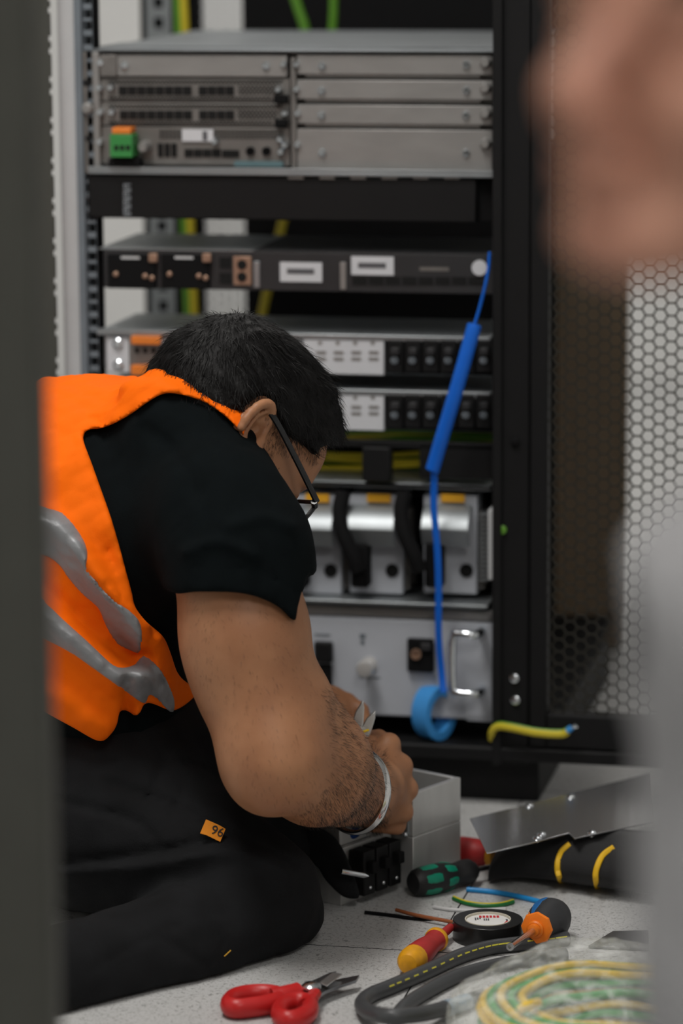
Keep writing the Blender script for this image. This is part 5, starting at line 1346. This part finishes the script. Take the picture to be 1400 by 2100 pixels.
def blade(pts, z, th, mm, nm):
    a_ = [G(x, y, z) for x, y in pts]; o = a_[0]
    return schild(MB().prism([((p - o).x, (p - o).y) for p in a_], o, (1, 0, 0), (0, 1, 0), (0, 0, 1), th).build(nm, mm, None, 0.0004))
blade([(606, 2040), (618, 2026), (650, 2012), (676, 2000), (690, 1997), (670, 2014), (640, 2034)], 0.0130, 0.0028, mBlade, 'blade')
blade([(654, 2017), (682, 1996), (702, 1999), (670, 2024)], 0.0160, 0.0012, mTip, 'blade_edge')
blade([(636, 2052), (640, 2034), (668, 2020), (700, 2012), (737, 2005), (730, 2016), (700, 2026), (668, 2038), (650, 2050)], 0.0095, 0.0028, mBlade, 'blade')
pv = G(638, 2024, 0.019)
schild(MB().lathe(pv - Zv * 0.012, Zv, [(0, 0.005), (0.011, 0.005), (0.0115, 0.0092), (0.0135, 0.0090), (0.0160, 0.0062), (0.0170, 0.0)], 20).build('pivot_screw', mScrew))
# polished sheet metal plate resting over the pouch
zp = 0.058
plt = thing('metal_plate', 'polished grey sheet metal plate resting on the black tool pouch', 'metal plate', tuple(G(1150, 1660)))
pi_ = Matrix.Translation(-plt.location)
def zz_(px, py): return 0.047
pc = [(963, 1681), (1050, 1660), (1150, 1634), (1270, 1604), (1335, 1588), (1342, 1688), (1270, 1702), (1178, 1722), (1166, 1711), (1090, 1731), (998, 1752)]
pts = [G(x, y, zp) for x, y in pc]; o_ = pts[0]
mMirror = mat('polished_sheet', (0.52, 0.52, 0.53), 0.2, 0.88, var=0.05, vscale=8)
q = MB().prism([((p - o_).x, (p - o_).y) for p in pts], o_, (1, 0, 0), (0, 1, 0), (0, 0, 1), 0.0016).build('sheet', mMirror, None, 0.0004); q.parent = plt; q.matrix_parent_inverse = pi_
for (x, y) in ((1085, 1652), (1101, 1719), (1110, 1711), (1170, 1634), (1213, 1708)):
    c = G(x, y, zp + 0.0018); q = MB().lathe(c - Zv * 0.004, Zv, [(0, 0.0022), (0.0025, 0.0022), (0.004, 0.0048), (0.0055, 0.0042), (0.0068, 0.0)], 14).build('rivet', mScrew); q.parent = plt; q.matrix_parent_inverse = pi_
for i, (x, y) in enumerate(()):
    c = G(x, y, zp); q = MB().cyl(Vector((c.x + 0.006, c.y + 0.02, 0.0)), Vector((c.x + 0.006, c.y + 0.02, zp - 0.0004)), 0.003, 10).build('stand_off', mSteel); q.parent = plt; q.matrix_parent_inverse = pi_
# black tool pouch with yellow piping
pouch = thing('tool_pouch', 'rolled black fabric tool pouch with yellow piping under the metal plate', 'tool pouch', tuple(G(1150, 1800)))
ui = Matrix.Translation(-pouch.location)
mPouch = mat('black_pouch_fabric', (0.013, 0.013, 0.014), 0.85, var=0.2, bump=0.2, bscale=500, sheen=0.1); mPipe = mat('yellow_piping', (0.80, 0.47, 0.01), 0.55, var=0.05)
ax0 = [(1001, 1811, 0.003, 0.004), (1004, 1808, 0.012, 0.009), (1012, 1805, 0.021, 0.013), (1028, 1802, 0.030, 0.017), (1050, 1799, 0.038, 0.021), (1080, 1797, 0.045, 0.024), (1120, 1800, 0.050, 0.026), (1170, 1806, 0.055, 0.027), (1230, 1814, 0.060, 0.028), (1300, 1822, 0.064, 0.029), (1380, 1830, 0.066, 0.029), (1440, 1836, 0.050, 0.026)]
rings_ = []; cents = []
for (x, y, wd, ht) in ax0:
    c = G(x, y, 0.0); rr = []
    for k in range(24):
        t = 2 * math.pi * k / 24; yy = wd * math.cos(t) * 0.9; zz = ht + ht * math.sin(t) * (1 if math.sin(t) > 0 else 0.93)
        wob = 1 + 0.05 * math.sin(3 * t + x * 0.03) + 0.03 * math.sin(7 * t + x * 0.07)
        rr.append(Vector((c.x + 0.20 * yy, c.y + yy * wob, max(0.0015, zz * wob))))
    rings_.append(rr); cents.append((c, wd, ht))
q = MB().rings(rings_).build('pouch_body', mPouch, None, 0, 60); q.parent = pouch; q.matrix_parent_inverse = ui
pb = bvh_of(q)
for (pxl) in ([(1168, 1731), (1152, 1745), (1144, 1765), (1143, 1785), (1147, 1800), (1152, 1815)], [(1258, 1738), (1235, 1755), (1222, 1785), (1222, 1810), (1228, 1832)]):
    pth = []
    for (x, y) in pxl:
        h_, n_ = hit(pb, x, y)
        pth.append((h_ - ray(x, y).normalized() * 0.0015) if h_ else P(x, y, 3.40))
    q = MB().tube(spline(pth, 5), 0.0030, 8, flat=(0.6, 1.0), up=(0, -1, 0.3)).build('piping', mPipe); q.parent = pouch; q.matrix_parent_inverse = ui
# red handled tool behind the enclosure
rh = thing('pliers', 'red rubber handled pliers standing partly hidden behind the aluminium enclosure', 'pliers', tuple(G(975, 1770)))
ri_ = Matrix.Translation(-rh.location)
q = MB().tube(spline([G(905, 1738, 0.0145), G(935, 1742, 0.0145), G(965, 1746, 0.0145), G(995, 1752, 0.013), G(1020, 1758, 0.010)], 5), [0.012] + [0.0145] * 12 + [0.0135, 0.0125, 0.0115, 0.0105, 0.0095, 0.009, 0.008, 0.007], 14, flat=(1.0, 0.95)).build('handle', mRedG); q.parent = rh; q.matrix_parent_inverse = ri_
q = MB().tube([G(1004, 1755, 0.012), G(1016, 1757, 0.012)], 0.0115, 12).build('collar', mYelG); q.parent = rh; q.matrix_parent_inverse = ri_
# small dark steel plate at the right
a_ = [G(x, y, 0.001) for x, y in ((1206, 1944), (1256, 1914), (1330, 1912), (1330, 1950))]; o_ = a_[0]
tag(MB().prism([((p - o_).x, (p - o_).y) for p in a_], o_, (1, 0, 0), (0, 1, 0), (0, 0, 1), 0.0025).build('steel_offcut', mat('dark_offcut', (0.14, 0.14, 0.145), 0.35, 0.8), None, 0.0004, origin=tuple(o_)), 'dark flat steel offcut on the floor behind the bagged wire coil', 'metal offcut')
# bagged coil of green-yellow wire
cc_ = G(1262, 2168)
R0 = 0.128
coil = thing('wire_coil', 'coil of green and yellow wire inside a clear plastic bag at the lower right', 'wire coil', tuple(cc_))
li = Matrix.Translation(-coil.location)
rng = random.Random(5)
for i in range(34):
    layer, kx = i % 6, i // 6
    r_ = R0 - 0.010 - kx * 0.0085 - rng.random() * 0.003; zc = 0.006 + layer * 0.0088 + rng.random() * 0.002
    tx, ty = rng.uniform(-0.03, 0.03), rng.uniform(-0.03, 0.03); pts = []
    for k in range(40):
        t = 2 * math.pi * k / 40; x, y = r_ * math.cos(t), r_ * 0.93 * math.sin(t)
        pts.append(cc_ + Vector((x, y, max(0.004, zc + tx * x + ty * y + 0.0015 * math.sin(5 * t + i)))))
    mm = (mGreenW := mat('leaf_green_insulation', (0.03, 0.33, 0.05), 0.4)) if i % 5 in (1, 3) else mat('golden_insulation', (0.78, 0.52, 0.04), 0.4)
    q = MB().tube(pts + pts[:2], 0.0040, 8).build('wire_turn', mm); q.parent = coil; q.matrix_parent_inverse = li
q = MB().tube(spline([G(1064, 2072, 0.060), G(1082, 2062, 0.064), G(1104, 2056, 0.062)], 4), 0.0042, 8).build('wire_end', mat('golden_insulation', (0.7, 0.5, 0.05))); q.parent = coil; q.matrix_parent_inverse = li
def plastic():
    m = bpy.data.materials.new('clear_plastic_film'); m.use_nodes = True; nt = m.node_tree
    b = nt.nodes['Principled BSDF']; b.inputs['Base Color'].default_value = (0.85, 0.87, 0.84, 1); b.inputs['Roughness'].default_value = 0.18; b.inputs['Specular IOR Level'].default_value = 0.8
    tc = nt.nodes.new('ShaderNodeTexCoord'); n = nt.nodes.new('ShaderNodeTexNoise'); n.inputs['Scale'].default_value = 45; n.inputs['Detail'].default_value = 6; n.inputs['Distortion'].default_value = 1.5
    nt.links.new(tc.outputs['Object'], n.inputs['Vector'])
    r = nt.nodes.new('ShaderNodeMapRange'); r.inputs[1].default_value = 0.35; r.inputs[2].default_value = 0.75; r.inputs[3].default_value = 0.09; r.inputs[4].default_value = 0.55
    nt.links.new(n.outputs['Fac'], r.inputs[0]); nt.links.new(r.outputs[0], b.inputs['Alpha'])
    bp = nt.nodes.new('ShaderNodeBump'); bp.inputs['Strength'].default_value = 0.6; bp.inputs['Distance'].default_value = 0.004; nt.links.new(n.outputs['Fac'], bp.inputs['Height']); nt.links.new(bp.outputs[0], b.inputs['Normal'])
    return m
bagS = SDF().ell(W(cc_) + np.array([0, 0, 0.034]), (R0 + 0.020, R0 + 0.012, 0.046), k=0.02).ell(W(cc_) + np.array([-0.055, 0.02, 0.026]), (0.072, 0.085, 0.036), k=0.03).ell(W(cc_) + np.array([-0.01, 0.085, 0.030]), (0.085, 0.055, 0.042), k=0.03)
def bagf(X, Y, Z):
    F = bagS(X, Y, Z) + f32(0.0035) * wobble(X, Y, Z, 75, 1.0) + f32(0.0025) * wobble(X, Y, Z, 170, 6.0) + f32(0.0012) * np.abs(wobble(X, Y, Z, 330, 2.0))
    return smax(F, f32(0.0012) - Z, 0.004)
bw0 = W(cc_) + np.array([-0.19, -0.17, -0.004]); bw0[2] = -0.003; bw1 = W(cc_) + np.array([0.17, 0.17, 0.10])
bag = mesh_obj('plastic_bag', [sdf_mesh(bagf, bw0, bw1, 0.0032)], plastic()); bag.parent = coil; bag.matrix_parent_inverse = li
# ------------------------------------------------------------------ second person close to the camera on the right
mSkin2 = skin_mat('fair_ruddy_skin', (0.50, 0.26, 0.18), (0.43, 0.20, 0.135))
mShirt2 = mat('light_grey_marl', (0.34, 0.34, 0.35), 0.85, var=0.12, vscale=25, bump=0.2, bscale=500)
mHair2 = mat('brown_hair', (0.03, 0.018, 0.010), 0.5, var=0.2, bump=0.4, bscale=250)
Y2 = 1.42
per2 = thing('person', 'blurred person in light grey top leaning in at the right edge near the camera', 'person', tuple(G(1900, 2900)))
per2.location = (P(1700, 1200, Y2).x, Y2 + 0.02, 0)
i2_ = Matrix.Translation(-per2.location)
FR2 = head_frame(1618, 42, Y2, (-0.74, 0.08, -0.66), (-0.63, 0.20, 0.75))
c2, f2, u2, r2 = FR2
b2 = SDF(); q2 = head_sdf(b2, FR2)
ox = c2[0]
sh_c = c2 + np.array([0.13, 0.02, -0.24])
b2.cap(q2(-28, -40, 0), sh_c + np.array([-0.01, 0, 0.05]), 0.055, 0.062, 0.02)
b2.ell(sh_c + np.array([0.03, 0, -0.12]), (0.10, 0.17, 0.17), k=0.03).ell(sh_c + np.array([0.05, 0, -0.36]), (0.09, 0.14, 0.16), k=0.03)
for s in (-1, 1):
    b2.cap(sh_c + np.array([0, 0.05 * s, -0.02]), sh_c + np.array([0.0, 0.15 * s, -0.04]), 0.06, 0.055, 0.03)
body2 = mesh_obj('body', [sdf_mesh(b2, c2 - np.array([0.15, 0.12, 0.15]), c2 + np.array([0.15, 0.14, 0.13]), 0.0035), sdf_mesh(lambda X, Y, Z: b2(X, Y, Z) + 0.006, sh_c - np.array([0.15, 0.25, 0.55]), sh_c + np.array([0.2, 0.25, 0.16]), 0.010)], mSkin2, per2)
body2.matrix_parent_inverse = i2_
def child2(o): o.parent = per2; o.matrix_parent_inverse = i2_; return o
s2 = SDF()
s2.ell(sh_c + np.array([0.04, 0, -0.12]), (0.115, 0.185, 0.185), k=0.03).ell(sh_c + np.array([0.06, 0, -0.36]), (0.105, 0.155, 0.18), k=0.03)
ns = P(1572, 1260, Y2 - 0.06); ne = P(1545, 2350, Y2 - 0.04)
ns, ne = W(ns), W(ne)
s2.cap(sh_c + np.array([0, -0.05, -0.03]), ns, 0.07, 0.054, 0.04).cap(ns, ne, 0.053, 0.050, 0.03)
s2.cap(ne, ne + np.array([0.18, 0.05, -0.06]), 0.046, 0.038, 0.02)
fs_ = sh_c + np.array([0.02, 0.17, -0.06]); s2.cap(sh_c + np.array([0, 0.05, -0.03]), fs_, 0.07, 0.055, 0.04).cap(fs_, fs_ + np.array([0.03, 0.05, -0.26]), 0.053, 0.048, 0.03).cap(fs_ + np.array([0.03, 0.05, -0.26]), fs_ + np.array([0.18, 0.0, -0.34]), 0.046, 0.036, 0.02)
def shirt2(X, Y, Z):
    F = s2(X, Y, Z) + f32(0.003) * wobble(X, Y, Z, 45, 3) + f32(0.0015) * wobble(X, Y, Z, 120, 5)
    return F
lo = sh_c - np.array([0.2, 0.32, 0.62]); hi = sh_c + np.array([0.32, 0.34, 0.10])
lo[2] = max(lo[2], 0.12)
child2(mesh_obj('grey_top', [sdf_mesh(shirt2, lo, hi, 0.007)], mShirt2))
h2 = SDF().ell(q2(-8, 14, 0), (0.100, 0.090, 0.080), (f2, u2, r2)).ell(q2(-24, -8, 0), (0.080, 0.074, 0.074), (f2, u2, r2), k=0.02)
def hair2(X, Y, Z):
    a = (X - f32(c2[0])) * f32(f2[0]) + (Y - f32(c2[1])) * f32(f2[1]) + (Z - f32(c2[2])) * f32(f2[2]); b = (X - f32(c2[0])) * f32(u2[0]) + (Y - f32(c2[1])) * f32(u2[1]) + (Z - f32(c2[2])) * f32(u2[2])
    F = h2(X, Y, Z) + f32(0.002) * wobble(X, Y, Z, 130, 2)
    return smax(F, a * f32(0.6) - b * f32(0.8) - f32(0.012), 0.01)
hr2 = mesh_obj('hair', [sdf_mesh(hair2, c2 - 0.13, c2 + 0.13, 0.004)], mHair2, body2); hr2.matrix_parent_inverse = Matrix.Identity(4)
for s in (-1, 1):
    pts = [Vector(q2(93, -4, 16 * s)), Vector(q2(94, 1, 30 * s)), Vector(q2(84, -1, 46 * s))]
    e = MB().tube(spline(pts, 5), [0.0035] * 5 + [0.0045] * 3 + [0.003, 0.0025, 0.002], 8, flat=(0.8, 1.4)).build('eyebrow', mHair2); e.parent = body2; e.matrix_parent_inverse = Matrix.Identity(4)
t2 = SDF(); pz = sh_c + np.array([0.07, 0, -0.50])
kz = 0.075
t2.ell(pz, (0.12, 0.17, 0.12))
for s in (-1, 1):
    kn = np.array([pz[0] - 0.02, pz[1] + 0.12 * s, kz]); t2.cap(pz + np.array([0, 0.09 * s, -0.02]), kn, 0.085, 0.066, 0.03).cap(kn, np.array([pz[0] + 0.36, pz[1] + 0.11 * s, 0.06]), 0.062, 0.05, 0.02)
def trou2(X, Y, Z): return smax(t2(X, Y, Z) + f32(0.002) * wobble(X, Y, Z, 60, 1), f32(0.001) - Z, 0.004)
child2(mesh_obj('trousers', [sdf_mesh(trou2, np.array([pz[0] - 0.17, pz[1] - 0.32, -0.004]), np.array([pz[0] + 0.46, pz[1] + 0.32, pz[2] + 0.14]), 0.008)], mat('dark_denim', (0.02, 0.022, 0.03), 0.85)))
